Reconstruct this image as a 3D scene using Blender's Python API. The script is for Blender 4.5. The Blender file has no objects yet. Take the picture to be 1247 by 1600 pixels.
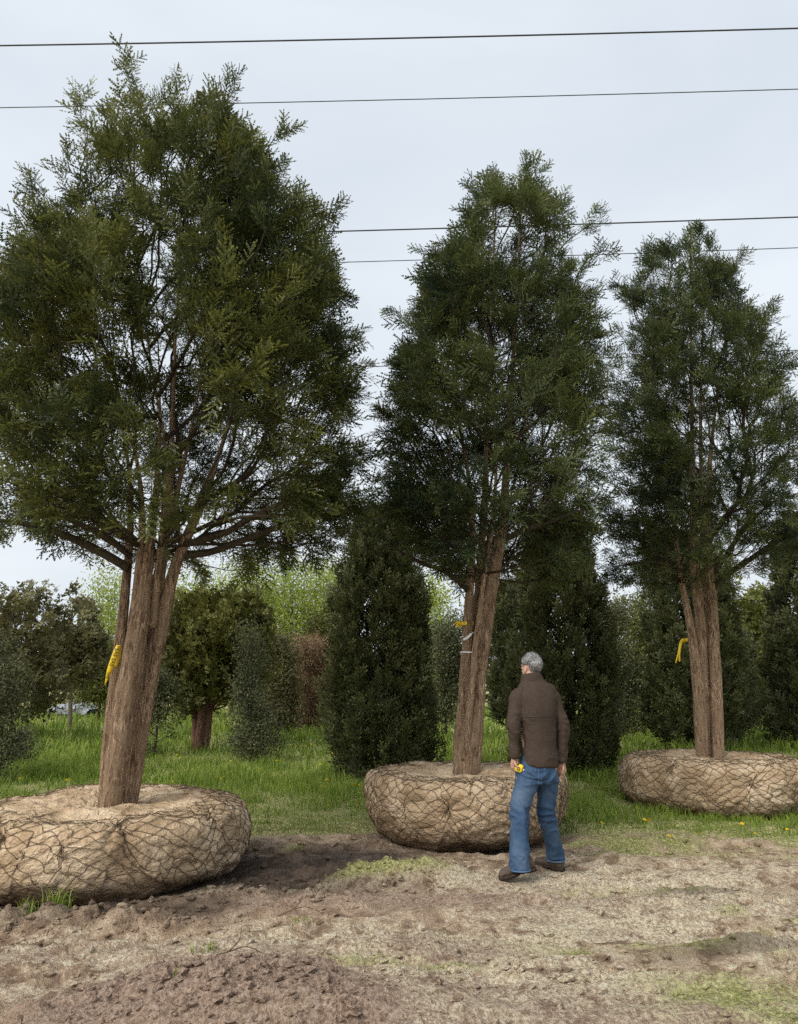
import bpy, bmesh, math, random
import numpy as np
from mathutils import Vector, Matrix
from mathutils.bvhtree import BVHTree

rng = np.random.default_rng(7)
random.seed(7)
scene = bpy.context.scene
col = scene.collection

# ------------------------------------------------------------------ camera
CAM_Z = 1.55
PITCH = math.radians(13.07)
FPX = 1150.0
IW, IH = 1247.0, 1600.0
cam_d = bpy.data.cameras.new('camera')
cam = bpy.data.objects.new('camera', cam_d)
col.objects.link(cam)
cam_d.sensor_fit = 'HORIZONTAL'
cam_d.sensor_width = 36.0
cam_d.lens = 36.0 * FPX / IW
cam_d.clip_start = 0.05
cam_d.clip_end = 2000
cam.location = (0, 0, CAM_Z)
cam.rotation_euler = (math.pi / 2 + PITCH, 0, 0)
scene.camera = cam

# ------------------------------------------------------------------ sky and sun (bright overcast)
SUN_EL, SUN_AZ = math.radians(43), math.radians(222)     # azimuth clockwise from +Y
world = bpy.data.worlds.new('World')
scene.world = world
world.use_nodes = True
wt = world.node_tree
wt.nodes.clear()
w_out = wt.nodes.new('ShaderNodeOutputWorld')
w_sky = wt.nodes.new('ShaderNodeTexSky')
w_sky.sky_type = 'NISHITA'
w_sky.sun_disc = False
w_sky.sun_elevation = SUN_EL
w_sky.sun_rotation = SUN_AZ
w_sky.air_density = 1.5
w_sky.dust_density = 4.0
w_b1 = wt.nodes.new('ShaderNodeBackground')
w_b1.inputs['Strength'].default_value = 0.06
wt.links.new(w_sky.outputs[0], w_b1.inputs['Color'])
w_tc = wt.nodes.new('ShaderNodeTexCoord')
w_map = wt.nodes.new('ShaderNodeMapping')
w_map.inputs['Scale'].default_value = (1.0, 1.0, 2.2)
wt.links.new(w_tc.outputs['Generated'], w_map.inputs['Vector'])
w_n = wt.nodes.new('ShaderNodeTexNoise')
w_n.inputs['Scale'].default_value = 1.7
w_n.inputs['Detail'].default_value = 4.0
w_n.inputs['Roughness'].default_value = 0.5
w_n.inputs['Distortion'].default_value = 0.6
wt.links.new(w_map.outputs[0], w_n.inputs['Vector'])
w_cr = wt.nodes.new('ShaderNodeValToRGB')
w_cr.color_ramp.elements[0].position = 0.32
w_cr.color_ramp.elements[0].color = (0.65, 0.715, 0.785, 1)
w_cr.color_ramp.elements[1].position = 0.66
w_cr.color_ramp.elements[1].color = (0.795, 0.845, 0.90, 1)
wt.links.new(w_n.outputs['Fac'], w_cr.inputs['Fac'])
w_b2 = wt.nodes.new('ShaderNodeBackground')
w_b2.inputs['Strength'].default_value = 0.50
wt.links.new(w_cr.outputs[0], w_b2.inputs['Color'])
w_mix = wt.nodes.new('ShaderNodeMixShader')
w_mix.inputs[0].default_value = 0.9
wt.links.new(w_b1.outputs[0], w_mix.inputs[1])
wt.links.new(w_b2.outputs[0], w_mix.inputs[2])
wt.links.new(w_mix.outputs[0], w_out.inputs['Surface'])

sun_d = bpy.data.lights.new('sun', 'SUN')
sun_d.energy = 1.5
sun_d.angle = math.radians(40)
sun_d.color = (1.0, 0.96, 0.9)
sun = bpy.data.objects.new('sun', sun_d)
col.objects.link(sun)
sdir = Vector((math.sin(SUN_AZ) * math.cos(SUN_EL), math.cos(SUN_AZ) * math.cos(SUN_EL), math.sin(SUN_EL)))
sun.rotation_euler = sdir.to_track_quat('Z', 'Y').to_euler()

vs = scene.view_settings
vs.view_transform = 'Standard'
vs.look = 'None'
vs.gamma = 1.0
vs.exposure = 1.18
vs.use_curve_mapping = False
scene.cycles.max_bounces = 5
scene.cycles.diffuse_bounces = 3
scene.cycles.glossy_bounces = 2
scene.cycles.transmission_bounces = 2
scene.cycles.use_denoising = False
scene.cycles.use_adaptive_sampling = True
scene.cycles.adaptive_threshold = 0.02

# ------------------------------------------------------------------ photograph pixel -> place
CP, SP = math.cos(PITCH), math.sin(PITCH)


def ray(px, py):
    a = (px - IW / 2) / FPX
    b = -(py - IH / 2) / FPX
    return np.array([a, CP - b * SP, SP + b * CP])


def at(px, py, Y):
    d = ray(px, py)
    return np.array([0, 0, CAM_Z]) + d * (Y / d[1])


def at_z(px, py, z=0.0):
    d = ray(px, py)
    return np.array([0, 0, CAM_Z]) + d * ((z - CAM_Z) / d[2])


def mpp(px, py, Y):
    """metres in one photo pixel at depth Y"""
    d = ray(px, py)
    return (Y / d[1]) / FPX


# ------------------------------------------------------------------ noise
def _h(ix, iy, iz, s):
    n = (ix * 374761393 + iy * 668265263 + iz * 2147483647 + s * 974634777) & 0xFFFFFFFF
    n = ((n ^ (n >> 13)) * 1274126177) & 0xFFFFFFFF
    n = ((n ^ (n >> 16)) * 2246822519) & 0xFFFFFFFF
    return ((n ^ (n >> 15)) & 0xFFFF) / 32767.5 - 1.0


def vnoise(p, s=0):
    p = np.asarray(p, dtype=np.float64)
    f = np.floor(p)
    i = f.astype(np.int64)
    t = p - f
    t = t * t * t * (t * (t * 6 - 15) + 10)
    x, y, z = i[..., 0], i[..., 1], i[..., 2]
    r = 0
    for dx in (0, 1):
        wx = t[..., 0] if dx else 1 - t[..., 0]
        for dy in (0, 1):
            wy = t[..., 1] if dy else 1 - t[..., 1]
            for dz in (0, 1):
                wz = t[..., 2] if dz else 1 - t[..., 2]
                r = r + wx * wy * wz * _h(x + dx, y + dy, z + dz, s)
    return r


def fbm(p, octv=4, s=0, gain=0.5):
    p = np.asarray(p, dtype=np.float64)
    a, r, n = 1.0, 0, 0
    for k in range(octv):
        r = r + a * vnoise(p * (2.03 ** k) + 17.3 * k, s + k)
        n += a
        a *= gain
    return r / n


def n2(x, y, octv=4, s=0, gain=0.5):
    return fbm(np.stack([x, y, np.zeros_like(x) + 0.37], -1), octv, s, gain)


def sstep(a, b, x):
    t = np.clip((x - a) / (b - a), 0, 1)
    return t * t * (3 - 2 * t)


# ------------------------------------------------------------------ objects
def mesh_data(name, V, F, mats, smooth=True, attrs=None, matidx=None):
    """F: list of (M,k) int arrays"""
    V = np.asarray(V, dtype=np.float32)
    if not isinstance(F, list):
        F = [F]
    F = [np.asarray(f, dtype=np.int32) for f in F if len(f)]
    me = bpy.data.meshes.new(name)
    me.vertices.add(len(V))
    me.vertices.foreach_set('co', V.ravel())
    tot = np.concatenate([np.full(len(f), f.shape[1], np.int32) for f in F])
    idx = np.concatenate([f.ravel() for f in F])
    me.loops.add(len(idx))
    me.loops.foreach_set('vertex_index', idx)
    me.polygons.add(len(tot))
    st = np.zeros(len(tot), np.int32)
    st[1:] = np.cumsum(tot)[:-1]
    me.polygons.foreach_set('loop_start', st)
    me.polygons.foreach_set('loop_total', tot)
    me.polygons.foreach_set('use_smooth', np.full(len(tot), smooth, dtype=bool))
    for m in (mats if isinstance(mats, (list, tuple)) else [mats]):
        me.materials.append(m)
    if matidx is not None:
        me.polygons.foreach_set('material_index', np.asarray(matidx, np.int32))
    me.update(calc_edges=True)
    if attrs:
        for k, a in attrs.items():
            a = np.asarray(a, dtype=np.float32)
            at_ = me.attributes.new(k, 'FLOAT_COLOR', 'POINT')
            if a.shape[1] == 3:
                a = np.concatenate([a, np.ones((len(a), 1), np.float32)], 1)
            at_.data.foreach_set('color', a.ravel())
    return me


def link(name, me, parent=None, loc=None):
    o = bpy.data.objects.new(name, me)
    col.objects.link(o)
    if parent is not None:
        o.parent = parent
    if loc is not None:
        o.location = loc
    return o


def part(name, V, F, mat, parent=None, smooth=True, attrs=None, matidx=None, kind=None):
    V = np.asarray(V, dtype=np.float64)
    if parent is not None:
        off = np.array(parent.location)
        if parent.parent is not None:
            off = off + np.array(parent.parent.location)
        V = V - off
    o = link(name, mesh_data(name, V, F, mat, smooth, attrs, matidx), parent)
    if kind:
        o['kind'] = kind
    return o


def tag(o, label=None, cat=None, group=None, kind=None):
    if label: o['label'] = label
    if cat: o['category'] = cat
    if group: o['group'] = group
    if kind: o['kind'] = kind
    return o


def thing(name, loc, label, cat, group=None):
    o = bpy.data.objects.new(name, None)
    o.empty_display_size = 0.2
    col.objects.link(o)
    o.location = loc
    return tag(o, label, cat, group)


class Acc:
    """collects vertices and faces of one mesh"""
    def __init__(s):
        s.V, s.F, s.n, s.A = [], {}, 0, []

    def add(s, V, F, a=None):
        V = np.asarray(V, float)
        s.V.append(V)
        for f in (F if isinstance(F, list) else [F]):
            f = np.asarray(f, int)
            if len(f):
                s.F.setdefault(f.shape[1], []).append(f + s.n)
        s.n += len(V)
        if a is not None:
            s.A.append(np.asarray(a, float))

    def get(s):
        return np.concatenate(s.V), [np.concatenate(v) for v in s.F.values()]

    def part(s, name, mat, parent=None, smooth=True, kind=None, attr=None):
        V, F = s.get()
        at_ = {attr: np.concatenate(s.A)} if attr and s.A else None
        return part(name, V, F, mat, parent, smooth, at_, kind=kind)


def frames(P):
    P = np.asarray(P, float)
    T = np.gradient(P, axis=0)
    T /= np.linalg.norm(T, axis=1)[:, None] + 1e-9
    N = np.zeros_like(P)
    a = np.array([1.0, 0, 0]) if abs(T[0][0]) < 0.8 else np.array([0, 1.0, 0])
    n = a - T[0] * a.dot(T[0])
    n /= np.linalg.norm(n)
    for i in range(len(P)):
        n = n - T[i] * n.dot(T[i])
        n /= np.linalg.norm(n) + 1e-9
        N[i] = n
    return T, N, np.cross(T, N)


def tube(P, R, k=6, cap=True):
    P = np.asarray(P, float)
    R = np.broadcast_to(np.asarray(R, float), (len(P),))
    T, N, B = frames(P)
    th = np.arange(k) * 2 * math.pi / k
    ring = N[:, None, :] * np.cos(th)[None, :, None] + B[:, None, :] * np.sin(th)[None, :, None]
    V = (P[:, None, :] + ring * R[:, None, None]).reshape(-1, 3)
    F = grid_faces(len(P), k, wrap=True)
    out = [F]
    if cap:
        V = np.concatenate([V, P[:1], P[-1:]])
        c0, c1 = len(V) - 2, len(V) - 1
        j = np.arange(k)
        out.append(np.concatenate([
            np.stack([np.full(k, c0), (j + 1) % k, j], 1),
            np.stack([np.full(k, c1), (len(P) - 1) * k + j, (len(P) - 1) * k + (j + 1) % k], 1)]))
    return V, out


def grid_faces(n, k, wrap=False):
    i = np.arange(n - 1)[:, None]
    j = np.arange(k if wrap else k - 1)[None, :]
    j2 = (j + 1) % k
    return np.stack(np.broadcast_arrays(i * k + j, i * k + j2, (i + 1) * k + j2, (i + 1) * k + j), -1).reshape(-1, 4)


def catmull(P, sub=4, extra=None):
    P = np.asarray(P, float)
    if len(P) < 3:
        t = np.linspace(0, 1, sub + 1)[:, None]
        return P[0] * (1 - t) + P[-1] * t
    Q = np.concatenate([[2 * P[0] - P[1]], P, [2 * P[-1] - P[-2]]])
    t = (np.arange(sub) / sub)[:, None, None]
    a, b, c, d = Q[:-3][None], Q[1:-2][None], Q[2:-1][None], Q[3:][None]
    S = 0.5 * (2 * b + (c - a) * t + (2 * a - 5 * b + 4 * c - d) * t ** 2 + (3 * b - a - 3 * c + d) * t ** 3)
    S = S.transpose(1, 0, 2).reshape(-1, P.shape[1])
    return np.concatenate([S, P[-1:]])


BOXF = np.array([[0, 1, 3, 2], [4, 6, 7, 5], [0, 4, 5, 1], [2, 3, 7, 6], [0, 2, 6, 4], [1, 5, 7, 3]])


def box(c, h, ax=None):
    V = np.array([[x, y, z] for x in (-1, 1) for y in (-1, 1) for z in (-1, 1)], float) * np.asarray(h)
    if ax is not None:
        V = V @ np.asarray(ax)
    return V + np.asarray(c), BOXF


# ------------------------------------------------------------------ materials
def new_mat(name):
    m = bpy.data.materials.new(name)
    m.use_nodes = True
    nt = m.node_tree
    nt.nodes.clear()
    return m, nt


class NT:
    def __init__(s, name):
        s.m, s.t = new_mat(name)
        s.out = s.t.nodes.new('ShaderNodeOutputMaterial')

    def n(s, typ, **kw):
        nd = s.t.nodes.new(typ)
        for k, v in kw.items():
            if k in nd.inputs and not hasattr(nd, k):
                nd.inputs[k].default_value = v
            else:
                try:
                    setattr(nd, k, v)
                except Exception:
                    nd.inputs[k].default_value = v
        return nd

    def l(s, a, b):
        s.t.links.new(a, b)

    def coords(s, scale=(1, 1, 1), kind='Object'):
        tc = s.n('ShaderNodeTexCoord')
        mp = s.n('ShaderNodeMapping')
        mp.inputs['Scale'].default_value = scale
        s.l(tc.outputs[kind], mp.inputs['Vector'])
        return mp.outputs[0]

    def noise(s, vec, scale, detail=4, rough=0.55, dist=0.0):
        nd = s.n('ShaderNodeTexNoise')
        nd.inputs['Scale'].default_value = scale
        nd.inputs['Detail'].default_value = detail
        nd.inputs['Roughness'].default_value = rough
        nd.inputs['Distortion'].default_value = dist
        s.l(vec, nd.inputs['Vector'])
        return nd.outputs['Fac']

    def ramp(s, fac, stops):
        nd = s.n('ShaderNodeValToRGB')
        e = nd.color_ramp.elements
        while len(e) > 1:
            e.remove(e[-1])
        for i, (p, c) in enumerate(stops):
            el = e[0] if i == 0 else e.new(p)
            el.position = p
            el.color = tuple(c) + (1,) if len(c) == 3 else c
        s.l(fac, nd.inputs[0])
        return nd.outputs[0]

    def mix(s, f, a, b, mode='MIX'):
        nd = s.n('ShaderNodeMix')
        nd.data_type = 'RGBA'
        nd.blend_type = mode
        for sock, v in ((nd.inputs[0], f), (nd.inputs[6], a), (nd.inputs[7], b)):
            if hasattr(v, 'is_linked') or hasattr(v, 'links'):
                s.l(v, sock)
            elif isinstance(v, (int, float)):
                sock.default_value = v
            else:
                sock.default_value = tuple(v) + (1,) if len(v) == 3 else v
        return nd.outputs[2]

    def math(s, op, a, b=0.0):
        nd = s.n('ShaderNodeMath')
        nd.operation = op
        for sock, v in ((nd.inputs[0], a), (nd.inputs[1], b)):
            if hasattr(v, 'links'):
                s.l(v, sock)
            else:
                sock.default_value = v
        return nd.outputs[0]

    def attr(s, name):
        nd = s.n('ShaderNodeAttribute')
        nd.attribute_name = name
        sp = s.n('ShaderNodeSeparateColor')
        s.l(nd.outputs['Color'], sp.inputs[0])
        return sp.outputs, nd.outputs['Alpha']

    def bump(s, h, strength=0.3, dist=0.02, normal=None):
        nd = s.n('ShaderNodeBump')
        nd.inputs['Strength'].default_value = strength
        nd.inputs['Distance'].default_value = dist
        s.l(h, nd.inputs['Height'])
        if normal is not None:
            s.l(normal, nd.inputs['Normal'])
        return nd.outputs[0]

    def bsdf(s, color, rough=0.8, normal=None, spec=0.3, **kw):
        nd = s.n('ShaderNodeBsdfPrincipled')
        for k, v in (('Base Color', color), ('Roughness', rough)):
            if hasattr(v, 'links'):
                s.l(v, nd.inputs[k])
            else:
                nd.inputs[k].default_value = (tuple(v) + (1,) if k == 'Base Color' and len(v) == 3 else v) if k == 'Base Color' else v
        nd.inputs['Specular IOR Level'].default_value = spec
        for k, v in kw.items():
            nd.inputs[k.replace('_', ' ')].default_value = v
        if normal is not None:
            s.l(normal, nd.inputs['Normal'])
        return nd.outputs[0]

    def done(s, sh):
        s.l(sh, s.out.inputs['Surface'])
        return s.m


def foliage_mat(name, dark, mid, tip, trans=0.22, rough=0.55, spec=0.25, inst=False):
    """attribute leaf: R random of the spray, G 0 base .. 1 young tip"""
    t = NT(name)
    (r, g, b), _ = t.attr('leaf')
    if inst:
        ia = t.n('ShaderNodeAttribute')
        ia.attribute_type = 'INSTANCER'
        ia.attribute_name = 'tint'
        r = ia.outputs['Fac']
    c = t.mix(r, dark, mid)
    c = t.mix(t.math('MULTIPLY', g, r), c, tip)
    p = t.bsdf(c, rough, spec=spec)
    tr = t.n('ShaderNodeBsdfTranslucent')
    t.l(c, tr.inputs['Color'])
    mx = t.n('ShaderNodeMixShader')
    mx.inputs[0].default_value = trans
    t.l(p, mx.inputs[1])
    t.l(tr.outputs[0], mx.inputs[2])
    return t.done(mx.outputs[0])


def bark_mat(name, dark, mid, light, sc=(14, 14, 2.2), rough=0.9, strength=0.7):
    t = NT(name)
    v = t.coords(sc)
    v2 = t.coords((1, 1, 1))
    a = t.noise(v, 2.2, 6, 0.62, 0.6)
    b = t.noise(v, 7.0, 4, 0.6, 0.2)
    c = t.noise(v2, 5.0, 4, 0.6)
    colr = t.ramp(a, [(0.36, dark), (0.48, mid), (0.62, light)])
    colr = t.mix(t.ramp(b, [(0.42, (0.8, 0.8, 0.8)), (0.55, (0, 0, 0))]), colr, dark)
    gray = t.mix(t.ramp(c, [(0.42, (0, 0, 0)), (0.62, (1, 1, 1))]), colr, tuple(0.75 * x + 0.25 * y for x, y in zip(mid, (0.12, 0.12, 0.075))))
    h = t.math('ADD', a, t.math('MULTIPLY', b, 0.5))
    return t.done(t.bsdf(gray, rough, t.bump(h, strength, 0.06), 0.15))


def plain_mat(name, c, rough=0.6, spec=0.3, var=0.12, scale=30, bump=0.0, **kw):
    t = NT(name)
    v = t.coords()
    a = t.noise(v, scale, 4)
    lo = tuple(x * (1 - var * 2) for x in c)
    hi = tuple(min(1, x * (1 + var)) for x in c)
    cc = t.ramp(a, [(0.3, lo), (0.7, hi)])
    return t.done(t.bsdf(cc, rough, t.bump(a, bump, 0.004) if bump else None, spec, **kw))


M_YEW = foliage_mat('yew needles', (0.026, 0.040, 0.014), (0.075, 0.095, 0.026), (0.23, 0.235, 0.058), 0.28, inst=True)
M_YEW2 = foliage_mat('yew needles deep green', (0.020, 0.036, 0.018), (0.056, 0.082, 0.030), (0.17, 0.19, 0.055), 0.28, inst=True)
M_COLYEW = foliage_mat('upright yew needles', (0.018, 0.024, 0.010), (0.055, 0.064, 0.024), (0.14, 0.15, 0.05), 0.15, inst=True)
M_HOLLY = foliage_mat('grey green leaves', (0.034, 0.042, 0.018), (0.085, 0.095, 0.045), (0.19, 0.19, 0.10), 0.15, 0.6, 0.15)
M_POPLAR = foliage_mat('spring leaves', (0.20, 0.26, 0.04), (0.36, 0.43, 0.075), (0.50, 0.55, 0.16), 0.45)
M_CEDAR = foliage_mat('cedar needles', (0.045, 0.046, 0.018), (0.12, 0.115, 0.045), (0.22, 0.195, 0.085))
M_BEECH = foliage_mat('dry beech leaves', (0.10, 0.055, 0.028), (0.24, 0.145, 0.08), (0.36, 0.25, 0.15), 0.3)
M_OLIVE = foliage_mat('olive leaves', (0.050, 0.062, 0.014), (0.13, 0.15, 0.032), (0.25, 0.26, 0.07), 0.3)
M_TOPIARY = foliage_mat('clipped yew needles', (0.030, 0.040, 0.010), (0.085, 0.095, 0.020), (0.18, 0.17, 0.04), 0.2)
M_GRASS = foliage_mat('grass blades', (0.085, 0.145, 0.018), (0.20, 0.30, 0.038), (0.40, 0.46, 0.10), 0.4, 0.5)
M_BARK = bark_mat('yew bark', (0.11, 0.066, 0.040), (0.385, 0.258, 0.165), (0.61, 0.445, 0.305), strength=0.9)
M_BARK_R = bark_mat('red yew bark', (0.07, 0.028, 0.02), (0.22, 0.105, 0.075), (0.36, 0.25, 0.19))
M_TWIG = bark_mat('twig bark', (0.030, 0.022, 0.015), (0.075, 0.056, 0.038), (0.13, 0.10, 0.07), (20, 20, 20))
M_PALEBARK = bark_mat('pale bark', (0.10, 0.085, 0.06), (0.21, 0.18, 0.13), (0.33, 0.29, 0.22), (16, 16, 4))
M_KNOT = plain_mat('knot wood', (0.045, 0.028, 0.02), 0.95, 0.1, 0.25, 60, 0.5)
M_ROPE = plain_mat('tarred twine', (0.15, 0.108, 0.070), 0.95, 0.1, 0.25, 80)
M_YELLOW = plain_mat('yellow plastic tape', (0.80, 0.56, 0.025), 0.35, 0.5, 0.05, 20)
M_INK = plain_mat('black print', (0.05, 0.04, 0.015), 0.5)
M_WHITE = plain_mat('white plastic', (0.78, 0.78, 0.76), 0.4, 0.5, 0.04)
M_WIRE = plain_mat('weathered cable', (0.05, 0.055, 0.062), 0.6)


def burlap_mat():
    t = NT('burlap')
    v = t.coords()
    a = t.noise(v, 3.0, 5, 0.6, 0.4)
    b = t.noise(v, 24, 4, 0.65)
    w = t.noise(v, 210, 2, 0.5)
    c = t.ramp(a, [(0.38, (0.38, 0.27, 0.165)), (0.5, (0.53, 0.395, 0.255)), (0.62, (0.66, 0.52, 0.36))])
    c = t.mix(t.ramp(b, [(0.50, (0, 0, 0)), (0.66, (0.6, 0.6, 0.6))]), c, (0.26, 0.165, 0.09))
    (r, g, bl), _ = t.attr('soil')
    c = t.mix(t.math('MULTIPLY', r, 0.8), c, (0.155, 0.105, 0.066))
    f1 = t.math('ABSOLUTE', t.math('SUBTRACT', t.noise(t.coords((1, 1, 1.8)), 9, 3, 0.5, 1.2), 0.5))
    f2 = t.math('ABSOLUTE', t.math('SUBTRACT', t.noise(t.coords((1, 1, 1.6)), 26, 3, 0.5, 1.0), 0.5))
    h = t.math('ADD', t.math('MULTIPLY', w, 0.10), t.math('ADD', t.math('MULTIPLY', f1, -2.2), t.math('MULTIPLY', f2, -1.0)))
    return t.done(t.bsdf(c, 0.95, t.bump(h, 0.75, 0.03), 0.1))


M_BURLAP = burlap_mat()


def soil_mat():
    t = NT('soil')
    v = t.coords()
    vx = t.coords((0.45, 1.5, 1.0))
    (wet, moss, red), pale = t.attr('zone')
    big = t.noise(vx, 1.5, 6, 0.62, 0.4)
    mid = t.noise(v, 7.0, 6, 0.65, 0.3)
    fin = t.noise(v, 42.0, 5, 0.7)
    gr = t.noise(v, 95.0, 3, 0.6)
    c = t.ramp(mid, [(0.38, (0.250, 0.169, 0.110)), (0.5, (0.475, 0.344, 0.231)), (0.62, (0.650, 0.500, 0.350))])
    pl = t.ramp(fin, [(0.40, (0.42, 0.33, 0.215)), (0.5, (0.67, 0.56, 0.39)), (0.60, (0.82, 0.74, 0.56))])
    pf = t.math('MULTIPLY', t.math('ADD', t.math('ADD', pale, t.math('MULTIPLY', t.math('SUBTRACT', mid, 0.5), 2.2)), t.math('ADD', t.math('MULTIPLY', t.math('SUBTRACT', fin, 0.5), 1.4), -0.32)), 2.4)
    cl = t.n('ShaderNodeClamp'); t.l(pf, cl.inputs[0])
    c = t.mix(cl.outputs[0], c, pl)
    rd = t.ramp(fin, [(0.38, (0.19, 0.125, 0.09)), (0.5, (0.385, 0.272, 0.20)), (0.62, (0.54, 0.41, 0.315))])
    c = t.mix(red, c, rd)
    mo = t.ramp(fin, [(0.40, (0.163, 0.163, 0.050)), (0.5, (0.375, 0.375, 0.125)), (0.60, (0.625, 0.587, 0.300))])
    mf = t.math('MULTIPLY', t.math('ADD', moss, t.math('ADD', t.math('MULTIPLY', t.math('SUBTRACT', fin, 0.5), 2.0), -0.40)), 2.0)
    cl2 = t.n('ShaderNodeClamp'); t.l(mf, cl2.inputs[0])
    c = t.mix(cl2.outputs[0], c, mo)
    dk = t.ramp(mid, [(0.40, (0.038, 0.026, 0.019)), (0.60, (0.120, 0.085, 0.062))])
    c = t.mix(wet, c, dk)
    c = t.mix(t.ramp(gr, [(0.38, (0.42, 0.42, 0.42)), (0.46, (0, 0, 0))]), c, (0.12, 0.083, 0.057))
    h = t.math('ADD', t.math('MULTIPLY', fin, 0.6), t.math('ADD', mid, t.math('MULTIPLY', gr, 0.22)))
    wetp = t.math('MULTIPLY', wet, t.ramp(big, [(0.45, (0, 0, 0)), (0.62, (1, 1, 1))]))
    rough = t.math('SUBTRACT', 0.95, t.math('MULTIPLY', wetp, 0.45))
    return t.done(t.bsdf(c, rough, t.bump(h, 0.85, 0.10), 0.25))


M_SOIL = soil_mat()

# ------------------------------------------------------------------ layout of the three big trees
D1, D2, D3 = 6.8, 8.3, 10.2
X1, X2, X3 = at(180, 1250, D1)[0] + 0.0, at(728, 1205, D2)[0], at(1111, 1182, D3)[0]


# ------------------------------------------------------------------ ground
def edge_y(x):
    """where the grass begins"""
    return 8.35 + 0.25 * np.sin(x * 0.9 + 0.6) + 0.10 * np.sin(x * 2.7) - 0.02 * x ** 2 * (x > 0)


def ground(x, y):
    x = np.asarray(x, float)
    y = np.asarray(y, float)
    fade = 1 - sstep(8.2, 9.6, y)
    h = 0.035 * n2(x * 0.5, y * 0.5, 2, 5)
    wx = x + 0.25 * n2(x * 0.8, y * 0.8, 2, 31)
    wy = y - 0.06 * x + 0.14 * n2(x * 0.7, y * 0.7, 2, 32)
    rut = n2(wx * 0.55, wy * 2.3, 4, 11)
    h = h + fade * 0.075 * rut
    rid = 1 - np.abs(n2(wx * 0.9, wy * 3.2, 3, 21)) * 2.2
    h = h + fade * 0.022 * np.clip(rid, 0, 1) ** 2
    rough = 0.3 + 0.7 * sstep(-0.1, 0.35, n2(x * 0.7, y * 1.2, 2, 44))
    h = h + fade * rough * 0.028 * n2(x * 6, y * 7, 4, 9, 0.6)
    clod = np.clip(n2(x * 11, y * 11, 2, 55) - 0.12, 0, 1)
    h = h + fade * rough * 0.07 * clod
    mud = np.exp(-(((x + 1.2) / 1.6) ** 4 + ((y - 6.0 - 0.2 * (x + 1.2)) / 0.45) ** 2))
    h = h + mud * (0.05 * np.clip(n2(x * 7, y * 8, 3, 57, 0.6), -0.3, 1) + 0.05 * np.clip(n2(x * 14, y * 14, 2, 58) - 0.05, 0, 1))
    for sc_, sx, sy, am in ((7, 0.8, 2.6, 0.030), (8, 1.7, 3.9, 0.020)):          # broken crust edges
        st_ = n2(wx * sx + sc_, wy * sy, 3, 100 + sc_, 0.6)
        h = h + fade * am * sstep(0.0, 0.05, st_) * (0.4 + 0.6 * rough)
    # loose red-brown heap in the foreground
    g = np.exp(-(((x + 0.78) / 0.80) ** 2 + ((y - 3.95) / 0.46) ** 2))
    h = h + g * (0.21 + 0.06 * n2(x * 5, y * 5, 4, 70) + 0.03 * n2(x * 16, y * 16, 3, 71))
    # mossy ridge of upturned turf
    q = np.exp(-(((x - 0.02) / 0.50) ** 4 + ((y - 6.42 - 0.15 * x) / 0.17) ** 2))
    h = h + q * (0.12 + 0.04 * n2(x * 9, y * 9, 3, 72))
    # track ridge pressed by tyre lugs beside the first ball
    yc = 5.30 + 0.10 * (x + 2.4)
    lug = 0.5 + 0.5 * np.sign(np.sin((x - 0.5 * y) * 2 * math.pi / 0.24))
    q = np.exp(-((y - yc) / 0.12) ** 2) * sstep(-1.35, -1.75, x) * sstep(-4.5, -3.4, x)
    h = h + q * (0.055 + 0.055 * lug + 0.035 * n2(x * 8, y * 8, 3, 73))
    q = np.exp(-((y - yc + 0.28) / 0.10) ** 2) * sstep(-1.1, -1.9, x)
    h = h - 0.03 * q
    # muddy hollow
    q = np.exp(-(((x + 0.85) / 0.75) ** 2 + ((y - 6.55) / 0.42) ** 2))
    h = h - 0.05 * q
    # cracked pale crust step
    q = sstep(4.62, 4.70, y + 0.06 * np.sin(x * 5) + 0.03 * np.sin(x * 17)) * sstep(5.25, 4.75, y) * sstep(-0.55, -0.35, x) * sstep(0.45, 0.1, x)
    h = h + 0.07 * q
    # dark upturned scrape on the far side
    q = np.exp(-(((x - 2.3) / 0.7) ** 2 + ((y - 6.1 - 0.12 * (x - 2.3)) / 0.10) ** 2))
    h = h + q * (0.05 + 0.03 * n2(x * 9, y * 9, 3, 74))
    q = np.exp(-(((x - 1.9) / 0.6) ** 2 + ((y - 4.75 - 0.2 * (x - 1.9)) / 0.09) ** 2))
    h = h + q * (0.06 + 0.04 * n2(x * 9, y * 9, 3, 75))
    h = h + sstep(8.3, 11, y) * 0.05 + 0.06 * sstep(9, 14, y) * n2(x * 0.4, y * 0.4, 2, 6)
    for bx, by, br in ((X1, D1, 1.2), (X2, D2, 1.06), (X3, D3, 1.15)):
        d = np.sqrt((x - bx) ** 2 + (y - by) ** 2)
        k = sstep(br + 0.25, br - 0.3, d)
        h = h * (1 - k) - 0.02 * k
    for fx, fy, fr in ((1.03, 6.33, 0.22), (1.42, 6.80, 0.20)):
        k = np.exp(-(((x - fx) ** 2 + (y - fy) ** 2) / fr ** 2))
        h = h * (1 - 0.9 * k)
    return h


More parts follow.
